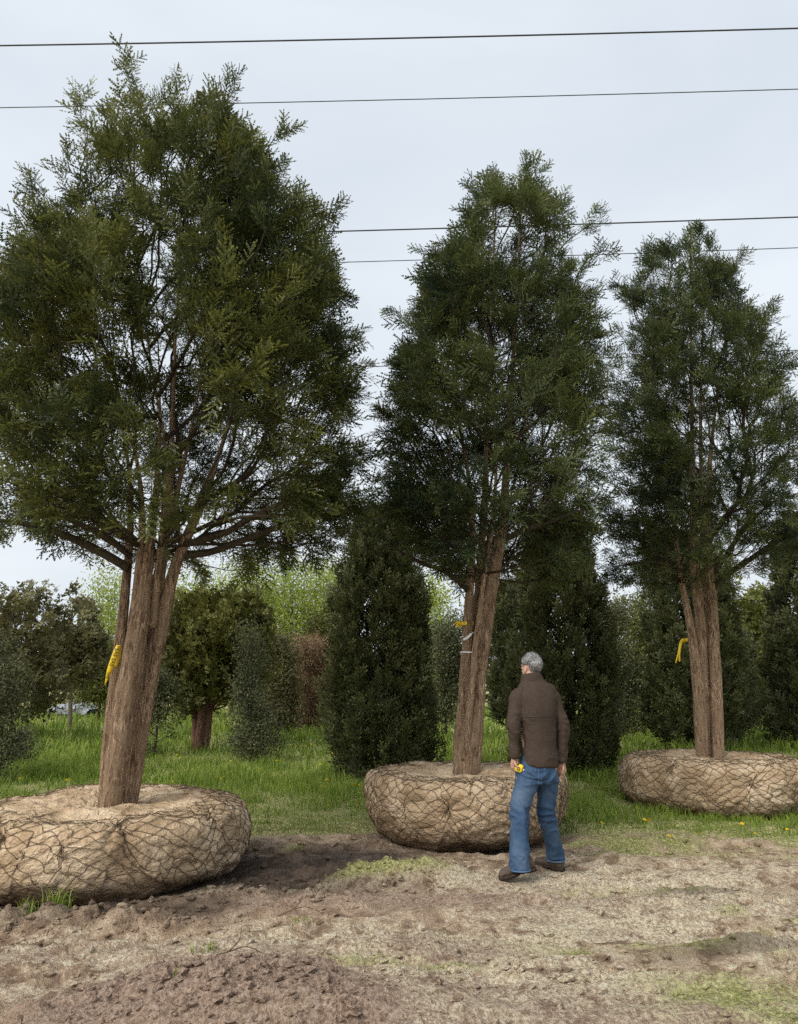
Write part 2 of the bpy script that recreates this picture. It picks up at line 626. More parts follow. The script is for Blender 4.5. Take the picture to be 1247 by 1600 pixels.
def ground_zones(x, y):
    nz = n2(x * 0.6, y * 1.3, 4, 80)
    nf = n2(x * 2.3, y * 3.1, 4, 81)
    gz = sstep(-0.25, 0.2, y - edge_y(x) + 0.25 * nf)
    wet = np.exp(-(((x + 1.1) / 1.35) ** 4 + ((y - 6.85 - 0.10 * x) / 0.85) ** 4)) * 1.25
    wet = np.maximum(wet, np.exp(-(((x - 0.9) / 1.0) ** 2 + ((y - 7.35) / 0.35) ** 2)) * 0.9)
    wet = np.maximum(wet, np.exp(-((y - 5.55 - 0.12 * (x + 2.4)) / 0.30) ** 2) * sstep(-0.6, -1.6, x) * 0.95)
    wet = np.maximum(wet, np.exp(-(((x - 2.3) / 0.8) ** 2 + ((y - 6.05 - 0.12 * (x - 2.3)) / 0.14) ** 2)) * 0.6)
    wet = np.maximum(wet, np.exp(-(((x - 1.8) / 0.7) ** 2 + ((y - 4.7 - 0.2 * (x - 1.9)) / 0.12) ** 2)) * 0.6)
    wet = np.maximum(wet, 0.75 * sstep(-0.35, -0.05, y - edge_y(x)) * (1 - gz) * sstep(0.0, 0.5, nf + 0.3))
    wet = np.clip(wet * (1 + 0.9 * nf) - 0.12, 0, 1)
    red = np.exp(-(((x + 0.85) / 1.0) ** 2 + ((y - 3.75) / 0.62) ** 2) ** 2) * 1.1
    red = np.maximum(red, np.exp(-(((x + 0.2) / 1.8) ** 2 + ((y - 5.75) / 0.28) ** 2)) * 0.75)
    red = np.maximum(red, 0.5 * sstep(0.1, 0.4, nz))
    red = np.clip(red * (1 + 0.5 * nf), 0, 1)
    pale = 0.45 + 0.25 * sstep(-1.5, 1.5, x) + 1.1 * nz + 0.25 * nf
    pale = pale * (1 - 0.6 * sstep(6.3, 7.3, y)) * (1 - red * 0.85)
    pale = np.clip(pale, 0, 1)
    moss = np.exp(-(((x + 0.15) / 0.55) ** 2 + ((y - 6.40 - 0.15 * x) / 0.16) ** 2)) * 1.3
    moss = np.maximum(moss, 0.9 * sstep(0.12, 0.38, n2(x * 0.8 + 9, y * 1.5, 3, 83)) * sstep(-0.6, 0.8, x))
    moss = np.maximum(moss, np.exp(-(((x - 0.1) / 0.8) ** 2 + ((y - 4.55) / 0.12) ** 2)))
    moss = np.maximum(moss, sstep(0.5, 1.5, x) * sstep(4.6, 4.1, y) * 0.9)
    moss = np.maximum(moss, sstep(0.2, 1.6, x) * sstep(6.6, 7.4, y) * 0.9)
    moss = np.clip(moss * (0.8 + 0.9 * nf) * (1 - red), 0, 1)
    tr_ = np.exp(-(((x - 0.02) / 0.55) ** 4 + ((y - 6.38 - 0.15 * x) / 0.20) ** 2))
    moss = np.maximum(np.maximum(moss, np.clip(1.05 * tr_ - 0.2, 0, 1)), gz)
    wet = wet * (1 - tr_)
    red = red * (1 - tr_)
    wet = wet * (1 - gz)
    pale = pale * (1 - gz)
    red = red * (1 - gz)
    return np.stack([wet, moss, red, pale], -1)


def lines(lo, hi, step, far_lo, far_hi, g=1.13):
    L = list(np.arange(lo, hi, step))
    s, a = step, L[-1]
    while a < far_hi:
        s *= g
        a += s
        L.append(a)
    s, a = step, lo
    while a > far_lo:
        s *= g
        a -= s
        L.insert(0, a)
    return np.array(L)


gx = lines(-4.2, 4.6, 0.027, -260, 260)
gy = lines(3.3, 8.9, 0.024, -60, 420)
GX, GY = np.meshgrid(gx, gy)
GZ = ground(GX, GY)
gV = np.stack([GX, GY, GZ], -1).reshape(-1, 3)
g_o = part('ground', gV, [grid_faces(len(gy), len(gx))], M_SOIL, None, True,
           {'zone': ground_zones(GX, GY).reshape(-1, 4)})
tag(g_o, 'bare churned soil running out into a grassy nursery field', 'ground', kind='structure')


def gz(x, y):
    return float(ground(np.array([x]), np.array([y]))[0])


# ------------------------------------------------------------------ sprays of needles / leaves
def shoot_needles(p0, p1, nrm, pairs, nl, nw, t0, t1):
    """two-ranked needles along a shoot: triangles"""
    p0, p1 = np.asarray(p0, float), np.asarray(p1, float)
    ax = p1 - p0
    L = np.linalg.norm(ax)
    ax = ax / L
    sd = np.cross(nrm, ax)
    V, A = [], []
    for i in range(pairs):
        t = (i + 0.3) / pairs
        c = p0 + ax * L * t
        f = 1.0 - 0.40 * t * t
        for s in (-1, 1):
            d = sd * s * 0.80 + ax * 0.62 + nrm * random.uniform(-0.25, 0.35)
            l = nl * f * random.uniform(0.85, 1.15)
            V += [c - ax * nw * 0.5, c + ax * nw * 0.5, c + d * l]
            tt = t0 + (t1 - t0) * t
            A += [tt, tt, tt]
    V += [p1 - sd * nw * 0.5 - ax * nl * 0.3, p1 + sd * nw * 0.5 - ax * nl * 0.3, p1 + ax * nl * 0.6]
    A += [t1] * 3
    return V, A


def spray_template(seed, shoots, pairs, nl, nw):
    """flat feathered branchlet of unit length along +Y"""
    random.seed(seed)
    V, A = [], []
    nrm = np.array([0, 0, 1.0])

    def axis(t):
        return np.array([0.06 * math.sin(t * 3 + seed), t, 0.10 * t - 0.22 * t * t])
    v, a = shoot_needles(axis(0.55), axis(1.0), nrm, pairs, nl, nw, 0.4, 1.0)
    V += v; A += a
    for i in range(shoots):
        t = 0.1 + 0.75 * i / shoots
        s = 1 if i % 2 else -1
        L = (0.50 - 0.28 * t) * random.uniform(0.75, 1.2)
        b = axis(t)
        e = b + L * np.array([s * 0.68, 0.74, random.uniform(-0.10, 0.25)])
        n = nrm + np.array([random.uniform(-.3, .3), random.uniform(-.3, .3), 0])
        n /= np.linalg.norm(n)
        v, a = shoot_needles(b, e, n, pairs, nl, nw, 0.15, 1.0)
        V += v; A += a
    return np.array(V), np.array(A)


def leaf_template(seed, n, ll, lw, spread=1.0):
    """little twig end of separate leaves (folded diamonds)"""
    random.seed(seed)
    V, A = [], []
    for i in range(n):
        c = np.array([random.gauss(0, 0.28 * spread), random.uniform(0, 1), random.gauss(0, 0.28 * spread)])
        d = np.array([random.gauss(0, 1), random.gauss(0.35, 1), random.gauss(0, 1)])
        d /= np.linalg.norm(d)
        e = np.cross(d, np.array([random.gauss(0, 1), random.gauss(0, 1), random.gauss(0, 1)]))
        e /= np.linalg.norm(e) + 1e-6
        up = np.cross(d, e)
        a, b = c - d * ll / 2, c + d * ll / 2
        m1, m2 = c + e * lw / 2 + up * lw * .18, c - e * lw / 2 + up * lw * .18
        V += [a, m1, b, a, b, m2]
        g = random.random() * 0.9
        A += [g] * 6
    return np.array(V), np.array(A)


T_YEW = [spray_template(s, 6, 5, 0.078, 0.072) for s in range(8)]
T_SPRIG = [spray_template(20 + s, 3, 1, 0.30, 0.26) for s in range(5)]
T_FINE = [spray_template(80 + s, 4, 3, 0.13, 0.12) for s in range(6)]
T_LEAF = [leaf_template(40 + s, 8, 0.30, 0.17) for s in range(4)]
T_SMALL = [leaf_template(60 + s, 7, 0.20, 0.13, 1.2) for s in range(4)]


def scatter(templates, P, D, S, up=None, rnd=None, roll=0.6):
    """copies of spray templates at P pointing along D, size S -> V, tris, leaf attribute"""
    P = np.asarray(P, float)
    D = np.asarray(D, float)
    D = D / (np.linalg.norm(D, axis=1)[:, None] + 1e-9)
    n = len(P)
    S = np.broadcast_to(np.asarray(S, float), (n,))
    U = np.tile(np.array([0, 0, 1.0]), (n, 1)) + rng.normal(0, roll, (n, 3)) if up is None else up
    X = np.cross(D, U)
    X /= np.linalg.norm(X, axis=1)[:, None] + 1e-9
    Z = np.cross(X, D)
    R = rng.random(n) if rnd is None else rnd
    ti = rng.integers(0, len(templates), n)
    VV, AA = [], []
    for k, (tv, ta) in enumerate(templates):
        m = ti == k
        if not m.any():
            continue
        W = (tv[None, :, 0:1] * X[m][:, None, :] + tv[None, :, 1:2] * D[m][:, None, :] + tv[None, :, 2:3] * Z[m][:, None, :])
        W = P[m][:, None, :] + W * S[m][:, None, None]
        VV.append(W.reshape(-1, 3))
        a = np.zeros((m.sum(), len(ta), 3))
        a[:, :, 0] = R[m][:, None]
        a[:, :, 1] = ta[None, :]
        AA.append(a.reshape(-1, 3))
    V = np.concatenate(VV)
    F = np.arange(len(V)).reshape(-1, 3)
    return V, F, np.concatenate(AA)


def spray_objects(templates, mat, tag_):
    out = []
    for i, (tv, ta) in enumerate(templates):
        a = np.zeros((len(ta), 3))
        a[:, 1] = ta
        me = mesh_data('needle_spray', tv, np.arange(len(tv)).reshape(-1, 3), mat, False, {'leaf': a})
        out.append(bpy.data.objects.new('needle_spray_' + tag_ + str(i), me))
    return out


def instanced_sprays(name, objs, P, D, S, tint, parent, mat, roll=0.55):
    """tens of thousands of needle sprays as one crown: points carrying turn, size and tint, a spray on each"""
    n = len(P)
    D = D / (np.linalg.norm(D, axis=1)[:, None] + 1e-9)
    U = np.tile(np.array([0, 0, 1.0]), (n, 1)) + rng.normal(0, roll, (n, 3))
    X = np.cross(D, U)
    X /= np.linalg.norm(X, axis=1)[:, None] + 1e-9
    Z = np.cross(X, D)
    rot = np.stack([np.arctan2(D[:, 2], Z[:, 2]), np.arcsin(np.clip(-X[:, 2], -1, 1)), np.arctan2(X[:, 1], X[:, 0])], -1)
    me = bpy.data.meshes.new(name)
    me.vertices.add(n)
    me.vertices.foreach_set('co', (P - np.array(parent.location)).astype(np.float32).ravel())
    for nm, ty, key, val in (('turn', 'FLOAT_VECTOR', 'vector', rot), ('size', 'FLOAT', 'value', S), ('tint', 'FLOAT', 'value', tint),
                             ('pick', 'INT', 'value', rng.integers(0, len(objs), n))):
        a = me.attributes.new(nm, ty, 'POINT')
        a.data.foreach_set(key, np.ascontiguousarray(val, dtype=np.int32 if ty == 'INT' else np.float32).ravel())
    me.materials.append(mat)
    o = link(name, me, parent)
    o['kind'] = 'stuff'
    ng = bpy.data.node_groups.new('needle sprays', 'GeometryNodeTree')
    ng.interface.new_socket('Geometry', in_out='INPUT', socket_type='NodeSocketGeometry')
    ng.interface.new_socket('Geometry', in_out='OUTPUT', socket_type='NodeSocketGeometry')
    N = ng.nodes
    gi, go_ = N.new('NodeGroupInput'), N.new('NodeGroupOutput')
    m2p = N.new('GeometryNodeMeshToPoints')
    iop = N.new('GeometryNodeInstanceOnPoints')
    g2i = N.new('GeometryNodeGeometryToInstance')
    for ob in objs:
        oi = N.new('GeometryNodeObjectInfo')
        oi.inputs['Object'].default_value = ob
        ng.links.new(oi.outputs['Geometry'], g2i.inputs[0])

    def na(nm, ty):
        q = N.new('GeometryNodeInputNamedAttribute')
        q.data_type = ty
        q.inputs['Name'].default_value = nm
        return q.outputs['Attribute']
    ng.links.new(gi.outputs[0], m2p.inputs['Mesh'])
    ng.links.new(m2p.outputs['Points'], iop.inputs['Points'])
    ng.links.new(g2i.outputs[0], iop.inputs['Instance'])
    iop.inputs['Pick Instance'].default_value = True
    ng.links.new(na('pick', 'INT'), iop.inputs['Instance Index'])
    ng.links.new(na('turn', 'FLOAT_VECTOR'), iop.inputs['Rotation'])
    ng.links.new(na('size', 'FLOAT'), iop.inputs['Scale'])
    ng.links.new(iop.outputs['Instances'], go_.inputs[0])
    md = o.modifiers.new('needle sprays', 'NODES')
    md.node_group = ng
    return o


# ------------------------------------------------------------------ branching
def arborise(roots, rpath, targets, bf=0.55, down=0.8):
    """balanced spanning tree from points on the stems to every crown point"""
    R, T = np.asarray(roots), np.asarray(targets)
    nR, nT = len(R), len(T)
    pos = np.concatenate([R, T])
    path = np.concatenate([np.asarray(rpath, float), np.zeros(nT)])
    parent = np.full(nR + nT, -1)

    def cost(t, p, pl):
        d = t - p
        L = np.sqrt((d ** 2).sum(-1)) + 1e-9
        return L * (1 + down * np.clip(-d[..., 2] / L, 0, 1)) + bf * pl, L
    best = np.full(nT, 1e9)
    bp = np.zeros(nT, int)
    bl = np.zeros(nT)
    for i in range(nR):
        c, L = cost(T, R[i], path[i])
        m = c < best
        best[m], bp[m], bl[m] = c[m], i, L[m]
    left = np.ones(nT, bool)
    for _ in range(nT):
        k = int(np.argmin(np.where(left, best, 1e12)))
        left[k] = False
        parent[nR + k] = bp[k]
        path[nR + k] = path[bp[k]] + bl[k]
        c, L = cost(T, T[k], path[nR + k])
        m = left & (c < best)
        best[m], bp[m], bl[m] = c[m], nR + k, L[m]
    return pos, parent, nR


def chains_of(pos, parent, nR, rtip=0.0022, expo=2.35, rmax=None):
    n = len(pos)
    kids = [[] for _ in range(n)]
    for i in range(nR, n):
        kids[parent[i]].append(i)
    cnt = np.ones(n)
    order = []
    st = list(range(nR))
    while st:
        k = st.pop()
        order.append(k)
        st.extend(kids[k])
    for k in reversed(order):
        for c in kids[k]:
            cnt[k] += cnt[c]
    rad = rtip * cnt ** (1 / expo)
    out = []
    starts = [(r, c) for r in range(nR) for c in kids[r]]
    while starts:
        p, c = starts.pop()
        ch = [p, c]
        while kids[c]:
            ks = sorted(kids[c], key=lambda q: -cnt[q])
            for q in ks[1:]:
                starts.append((c, q))
            c = ks[0]
            ch.append(c)
        R = rad[ch].copy()
        R[0] = R[1] * 1.1
        out.append((pos[ch], R))
    return out


def branch_mesh(chains, acc, wig=0.02, sub=3):
    """adds the tubes; returns sampled points (pos, tangent, radius) for foliage"""
    SP_, ST_, SR_ = [], [], []
    for P, R in chains:
        Q = catmull(np.concatenate([P, R[:, None]], 1), sub)
        p, r = Q[:, :3].copy(), np.clip(Q[:, 3], 0.0012, 1)
        L = np.linalg.norm(np.diff(p, axis=0), axis=1)
        w = np.minimum(1, np.concatenate([[0], np.cumsum(L)]) / 0.3)
        p += (wig * w)[:, None] * np.stack([vnoise(p * 4.0, 90), vnoise(p * 4.0, 91), vnoise(p * 4.0, 92)], -1)
        r[-1] *= 0.5
        k = 6 if r[0] > 0.02 else (4 if r[0] > 0.010 else 3)
        V, F = tube(p, r, k, cap=False)
        acc.add(V, F)
        T = np.gradient(p, axis=0)
        SP_.append(p); ST_.append(T / (np.linalg.norm(T, axis=1)[:, None] + 1e-9)); SR_.append(r)
    return np.concatenate(SP_), np.concatenate(ST_), np.concatenate(SR_)


def stem_mesh(P, R, k=20, amp=0.12, seed=0, taper_end=True):
    """bark-ridged tube through P with radius R"""
    Q = catmull(np.concatenate([np.asarray(P), np.asarray(R)[:, None]], 1), 14)
    p, r = Q[:, :3], Q[:, 3]
    p = p + (0.10 * r)[:, None] * np.stack([vnoise(p * 3, seed), vnoise(p * 3, seed + 1), 0 * r], -1)
    V, F = tube(p, r, k)
    n = len(p)
    th = np.arange(k) * 2 * math.pi / k
    L = np.concatenate([[0], np.cumsum(np.linalg.norm(np.diff(p, axis=0), axis=1))])
    TH, LL = np.meshgrid(th, L)
    q = np.stack([np.cos(TH) * 2.2, np.sin(TH) * 2.2, LL * 0.9], -1)
    d = fbm(q, 3, seed + 5) * 0.9 + 0.9 * fbm(np.stack([np.cos(TH) * 5, np.sin(TH) * 5, LL * 2.2], -1), 2, seed + 9)
    c = np.repeat(p, k, axis=0)
    V[:n * k] = c + (V[:n * k] - c) * (1 + amp * d.reshape(-1, 1))
    return V, F


# ------------------------------------------------------------------ burlap root balls
def root_ball(root, cx, cy, R, H, prof, seed, puckers, b_end=(0.56, 0.76), nA=50, nB=21):
    P = catmull(np.array(prof, float) * np.array([R, H]), 12)
    L = np.concatenate([[0], np.cumsum(np.linalg.norm(np.diff(P, axis=0), axis=1))])
    LT = L[-1]
    z0 = gz(cx, cy)

    def surf(a, b, lift=0.0):
        pm = np.stack([np.cos(a * 6.28318) * 2.6, np.sin(a * 6.28318) * 2.6, b * 3.0], -1)
        a2 = a + 0.018 * fbm(pm * 1.4, 3, seed) + 0.009 * fbm(pm * 4.1, 2, seed + 3)
        b2 = b + 0.050 * fbm(pm * 1.3, 3, seed + 7) + 0.026 * fbm(pm * 4.1, 2, seed + 11)
        dep = 0
        for ac, bc, s, dp in puckers:
            du = ((a2 - ac + 0.5) % 1 - 0.5) * 6.28318 * R
            dv = (b2 - bc) * LT
            d = np.sqrt(du ** 2 + dv ** 2)
            k = 0.55 * np.exp(-(d / s) ** 2)
            a2 = a2 - du * k / (6.28318 * R)
            b2 = b2 - dv * k / LT
            ang = np.arctan2(dv, du)
            dep = dep - dp * np.exp(-(d / (0.45 * s)) ** 2) + dp * 0.45 * np.cos(9 * ang + 3 * ac) * np.exp(-((d - 0.4 * s) / (0.5 * s)) ** 2)
        b2 = np.clip(b2, 0, 1)
        rho = np.interp(b2 * LT, L, P[:, 0])
        z = np.interp(b2 * LT, L, P[:, 1])
        e = 1e-3
        dr = np.interp(np.clip(b2 + e, 0, 1) * LT, L, P[:, 0]) - np.interp(np.clip(b2 - e, 0, 1) * LT, L, P[:, 0])
        dz = np.interp(np.clip(b2 + e, 0, 1) * LT, L, P[:, 1]) - np.interp(np.clip(b2 - e, 0, 1) * LT, L, P[:, 1])
        nn = np.sqrt(dr ** 2 + dz ** 2) + 1e-9
        nr, nz = dz / nn, -dr / nn
        s1 = nA * a + nB * b
        t1 = nA * a - nB * b
        fs, ft = np.abs(s1 - np.round(s1)), np.abs(t1 - np.round(t1))
        dl = np.minimum(fs, ft)
        cell = _h(np.floor(s1 + 0.0).astype(np.int64) % 997, np.floor(t1).astype(np.int64) % 997, np.zeros_like(s1, dtype=np.int64), seed)
        on = sstep(b_end[1] + 0.06, b_end[0], b)
        pil = (0.008 + 0.007 * cell) * (1 - np.exp(-dl / 0.16)) * on
        mp = np.stack([np.cos(a * 6.28318) * rho, np.sin(a * 6.28318) * rho, z], -1)
        lump = 0.045 * fbm(mp * np.array([2.6, 2.6, 4.0]), 3, seed + 20) + 0.010 * fbm(mp * 9, 3, seed + 21)
        rid = (1 - np.abs(fbm(mp * np.array([5, 5, 11.0]), 2, seed + 22)) * 2.5)
        fold = 0.022 * np.clip(rid, 0, 1) ** 2 * (0.5 + 0.5 * sstep(0.6, 0.8, b))
        rid2 = 1 - np.abs(fbm(mp * np.array([16, 16, 30.0]), 2, seed + 24)) * 3
        fold = fold + 0.010 * np.clip(rid2, 0, 1) ** 2
        d = pil + lump + fold + dep + lift
        # drawn collar of cloth round the trunk
        d = d + 0.055 * sstep(0.90, 1.0, b) * (0.35 + 1.3 * fbm(np.stack([np.cos(a * 6.28) * 3, np.sin(a * 6.28) * 3, b * 0], -1), 3, seed + 30))
        rho2, z2 = rho + nr * d, z + nz * d
        th = a * 6.28318
        wob = 1 + 0.030 * np.cos(2 * th + seed) + 0.022 * np.cos(3 * th + 2.1 * seed) + 0.012 * np.cos(7 * th + seed)
        return np.stack([cx + np.cos(th + (a2 - a) * 6.28318) * rho2 * wob, cy + np.sin(th + (a2 - a) * 6.28318) * rho2 * wob, z0 + z2], -1)

    NAg, NBg = 440, 120
    a, b = np.meshgrid(np.arange(NAg) / NAg, np.linspace(0, 1, NBg))
    S = surf(a, b)
    hz = (S[..., 2] - z0) / H
    dirt = np.clip(sstep(0.5, 0.0, hz + 0.25 * fbm(S * 2.0, 3, seed + 40)) + 0.55 * np.clip(fbm(S * 3.3, 3, seed + 41) - 0.05, 0, 1) * 2 * sstep(0.95, 0.75, hz), 0, 1)
    soil = np.repeat(dirt.reshape(-1, 1), 3, 1)
    ball = part('root_ball', S.reshape(-1, 3), [grid_faces(NBg, NAg, True)], M_BURLAP, root, True, {'soil': soil})
    acc = Acc()
    rr = random.Random(seed)
    for fam in (1, -1):
        for k in range(nA):
            b1 = rr.uniform(*b_end)
            bb = np.linspace(0.03, b1, 90)
            aa = (k - fam * nB * bb) / nA
            acc.add(*tube(surf(aa, bb, 0.0085 + 0.003 * rr.random()), 0.0027, 3, False))
    for bt in (0.30, b_end[0], b_end[0] * .5 + b_end[1] * .5):
        aa = np.linspace(0, 1, 400)
        bb = bt + 0.018 * np.sin(aa * 6.28 * 3 + seed) + 0.015 * vnoise(np.stack([aa * 14, aa * 0, aa * 0 + seed], -1), 3)
        acc.add(*tube(surf(aa, bb, 0.010), 0.0027, 3, False))
    for ac, bc, s, dp in puckers:                     # loose twine ends at every gathered knot
        c = surf(np.array([ac]), np.array([bc]), 0.015)[0]
        out = np.array([c[0] - cx, c[1] - cy, 0]); out /= np.linalg.norm(out)
        for q in range(5):
            e = out * rr.uniform(0.02, 0.06) + np.array([rr.gauss(0, .05), rr.gauss(0, .05), -rr.uniform(0.02, 0.14)])
            acc.add(*tube(catmull([c - out * .01, c + e * 0.5 + out * .03, c + e], 4), 0.0035, 4, False))
    rope = acc.part('rope_netting', M_ROPE, ball, True)
    return ball


SPRAYS = {m.name: spray_objects(T_YEW, m, str(i)) for i, m in enumerate((M_YEW, M_YEW2))}
SPRAYS[M_COLYEW.name] = spray_objects(T_FINE, M_COLYEW, 'u')


# ------------------------------------------------------------------ the big dug-up yews
def outline_fn(rows, D):
    rows = sorted(rows, key=lambda r: -r[0])          # from the bottom up
    z = np.array([at(600, r[0], D)[2] for r in rows])
    xl = np.array([at(r[1], r[0], D)[0] for r in rows])
    xr = np.array([at(r[2], r[0], D)[0] for r in rows])
    return z, xl, xr


def big_yew(name, D, base_px, stems, limbs, rows, leaders, mat, seed, n_pts, n_spray, label, ball_args, under, depth=0.92, thin=0.6, fat=0.76):
    bx, by = at(base_px[0], base_px[1], D)[0], D
    root = thing(name, (bx, by, gz(bx, by)), label, 'tree', 'dug-up yews with burlap root balls')
    r_ = np.random.default_rng(seed)
    roots, rpath = [], []
    for i, (st, off, o2) in enumerate(stems):
        P, R = [], []
        m = len(st)
        for j, (px, py, rp) in enumerate(st):
            f = j / (m - 1)
            Y = D + off * (1 - f) + o2 * f
            P.append(at(px, py, Y)); R.append(rp * (fat - 0.28 * sstep(1000, 860, py) * thin - 0.25 * sstep(870, 640, py)) * mpp(px, py, Y))
        P[0] = P[0] + (P[0] - P[1]) * (0.12 / np.linalg.norm(P[0] - P[1]))
        V, F = stem_mesh(P, R, 36, 0.15, seed + i * 13)
        part('stem', V, F, M_BARK, root)
        Q = catmull(np.array(P), 10)
        L = np.concatenate([[0], np.cumsum(np.linalg.norm(np.diff(Q, axis=0), axis=1))])
        for q, l in zip(Q, L):
            if q[2] > under[2]:
                roots.append(q); rpath.append(l * 0.9)
    acc = Acc()
    for (st, off, o2) in limbs:
        P, R = [], []
        for j, (px, py, rp) in enumerate(st):
            f = j / (len(st) - 1)
            Y = D + off * (1 - f) + o2 * f
            P.append(at(px, py, Y)); R.append(rp * mpp(px, py, Y))
        V, F = stem_mesh(P, R, 8, 0.08, seed + 77)
        acc.add(V, F)
        Q = catmull(np.array(P), 6)
        L = np.concatenate([[0], np.cumsum(np.linalg.norm(np.diff(Q, axis=0), axis=1))])
        for q, l in list(zip(Q, L))[6:]:
            roots.append(q); rpath.append(2.2 + l)
    z, xl, xr = outline_fn(rows, D)
    z0, z1 = z[0], z[-1]
    T = []
    while len(T) < n_pts:
        zz = r_.uniform(z0, z1 - 0.22, 4000)
        a = r_.uniform(0, 2 * math.pi, 4000)
        cxl, cxr = np.interp(zz, z, xl), np.interp(zz, z, xr)
        w = (cxr - cxl) / 2
        keep = r_.random(4000) < (w / w.max()) ** 1.6
        # lumpy outline: lobes pushed out and bays pushed in
        lob = 1.0 + 0.16 * fbm(np.stack([np.cos(a) * 1.6, np.sin(a) * 1.6, zz * 1.1], -1), 2, seed + 3)
        rad = np.sqrt(r_.uniform(0.10, 1.0, 4000)) * lob
        x = (cxl + cxr) / 2 + w * rad * np.cos(a)
        y = D + 0.06 * w + w * depth * rad * np.sin(a)
        ky = D / np.maximum(D - np.abs(y - D), 1.0)     # domed: narrower and lower away from the middle
        ze = CAM_Z + (zz - CAM_Z) * ky
        keep &= (ze < z1 - 0.28) & (np.abs(x * ky - np.interp(ze, z, (xl + xr) / 2)) < np.maximum(np.interp(ze, z, (xr - xl) / 2) * 0.97 - 0.13 - 0.24 * sstep(0.55, 1.0, (ze - z0) / (z1 - z0)), 0.06))
        # hollow underside: higher near the stems
        rel = np.clip(rad, 0, 1)
        zmin = under[0] + (under[1] - under[0]) * rel
        keep &= zz > zmin
        dens = fbm(np.stack([x, y, zz], -1) * 1.5, 2, seed + 8)
        keep &= dens > -0.30 + 0.25 * r_.random(4000)
        T += list(np.stack([x, y, zz], -1)[keep])
    T = T[:n_pts]
    TA = np.array(T)                                   # single shoots that stand out of the outline
    ax_ = np.interp(TA[:, 2], z, (xl + xr) / 2)
    rel_ = np.hypot(TA[:, 0] - ax_, TA[:, 1] - D) / (np.interp(TA[:, 2], z, (xr - xl) / 2) + 1e-6)
    for q in r_.permutation(np.where(rel_ > 0.74)[0])[:100]:
        o_ = np.array([TA[q, 0] - ax_[q], TA[q, 1] - D, 0])
        o_ /= np.linalg.norm(o_)
        hf_ = (TA[q, 2] - z0) / (z1 - z0)
        o_ = o_ + np.array([0, 0, 0.15 + 0.9 * hf_]) + r_.normal(0, 0.2, 3)
        o_ /= np.linalg.norm(o_)
        L_ = r_.uniform(0.15, 0.36) * (1 - 0.65 * hf_)
        for k in (0.35, 0.7, 1.0):
            T.append(TA[q] + o_ * L_ * k)
    for (px, py, off, x0, y0) in leaders:             # shoots that stick out of the outline
        e, s = at(px, py + 26, D + off), at(x0, y0 + 26, D + off)
        m = max(3, int(np.linalg.norm(e - s) / 0.09))
        for k in range(m):
            f = (k + 1) / m
            T.append(s + (e - s) * f)
            if k % 2:
                T.append(s + (e - s) * f + r_.normal(0, 0.05, 3))
    pos, par, nR = arborise(np.array(roots), rpath, np.array(T), 0.72, 0.9)
    ch = chains_of(pos, par, nR, 0.0030, 2.6)
    p, t, r = branch_mesh(ch, acc, 0.035)
    acc.part('branches', M_TWIG, root)
    idx = np.where(r < 0.0085)[0]
    wgt = np.where(r[idx] < 0.0045, 1.0, 0.45)
    pick = r_.choice(idx, n_spray, p=wgt / wgt.sum())
    zc = np.interp(p[pick, 2], z, (xl + xr) / 2)
    outw = np.stack([p[pick, 0] - zc, p[pick, 1] - D, 0 * zc], -1)
    outw /= np.linalg.norm(outw, axis=1)[:, None] + 1e-6
    hf = np.clip((p[pick, 2] - z0) / (z1 - z0), 0, 1)
    lift = (hf - 0.45) * 0.9
    d = t[pick] * 0.75 + outw * 0.40 + r_.normal(0, 0.48, (n_spray, 3))
    d[:, 2] += lift
    d /= np.linalg.norm(d, axis=1)[:, None]
    pp = p[pick] + r_.normal(0, 0.025, (n_spray, 3))
    size = np.clip(0.205 * np.exp(r_.normal(0, 0.22, n_spray)), 0.12, 0.32)
    clump = 0.5 + 0.5 * fbm(pp * 1.7, 2, seed + 15)
    rnd = np.clip(0.20 + 1.3 * (clump - 0.5) + 0.75 * r_.random(n_spray) ** 1.4, 0, 1)
    instanced_sprays('crown', SPRAYS[mat.name], pp, d, size, rnd, root, mat)
    root_ball(root, *ball_args)
    return root


PROF_A = [(0.62, -0.06), (0.84, 0.02), (0.975, 0.24), (1.0, 0.50), (0.985, 0.74), (0.92, 0.93), (0.78, 1.0), (0.52, 1.01), (0.28, 0.97), (0.10, 0.92)]
PROF_B = [(0.52, -0.05), (0.72, 0.03), (0.905, 0.20), (0.985, 0.45), (1.0, 0.70), (0.995, 0.89), (0.93, 0.985), (0.72, 1.0), (0.45, 0.98), (0.25, 0.97), (0.12, 0.93)]

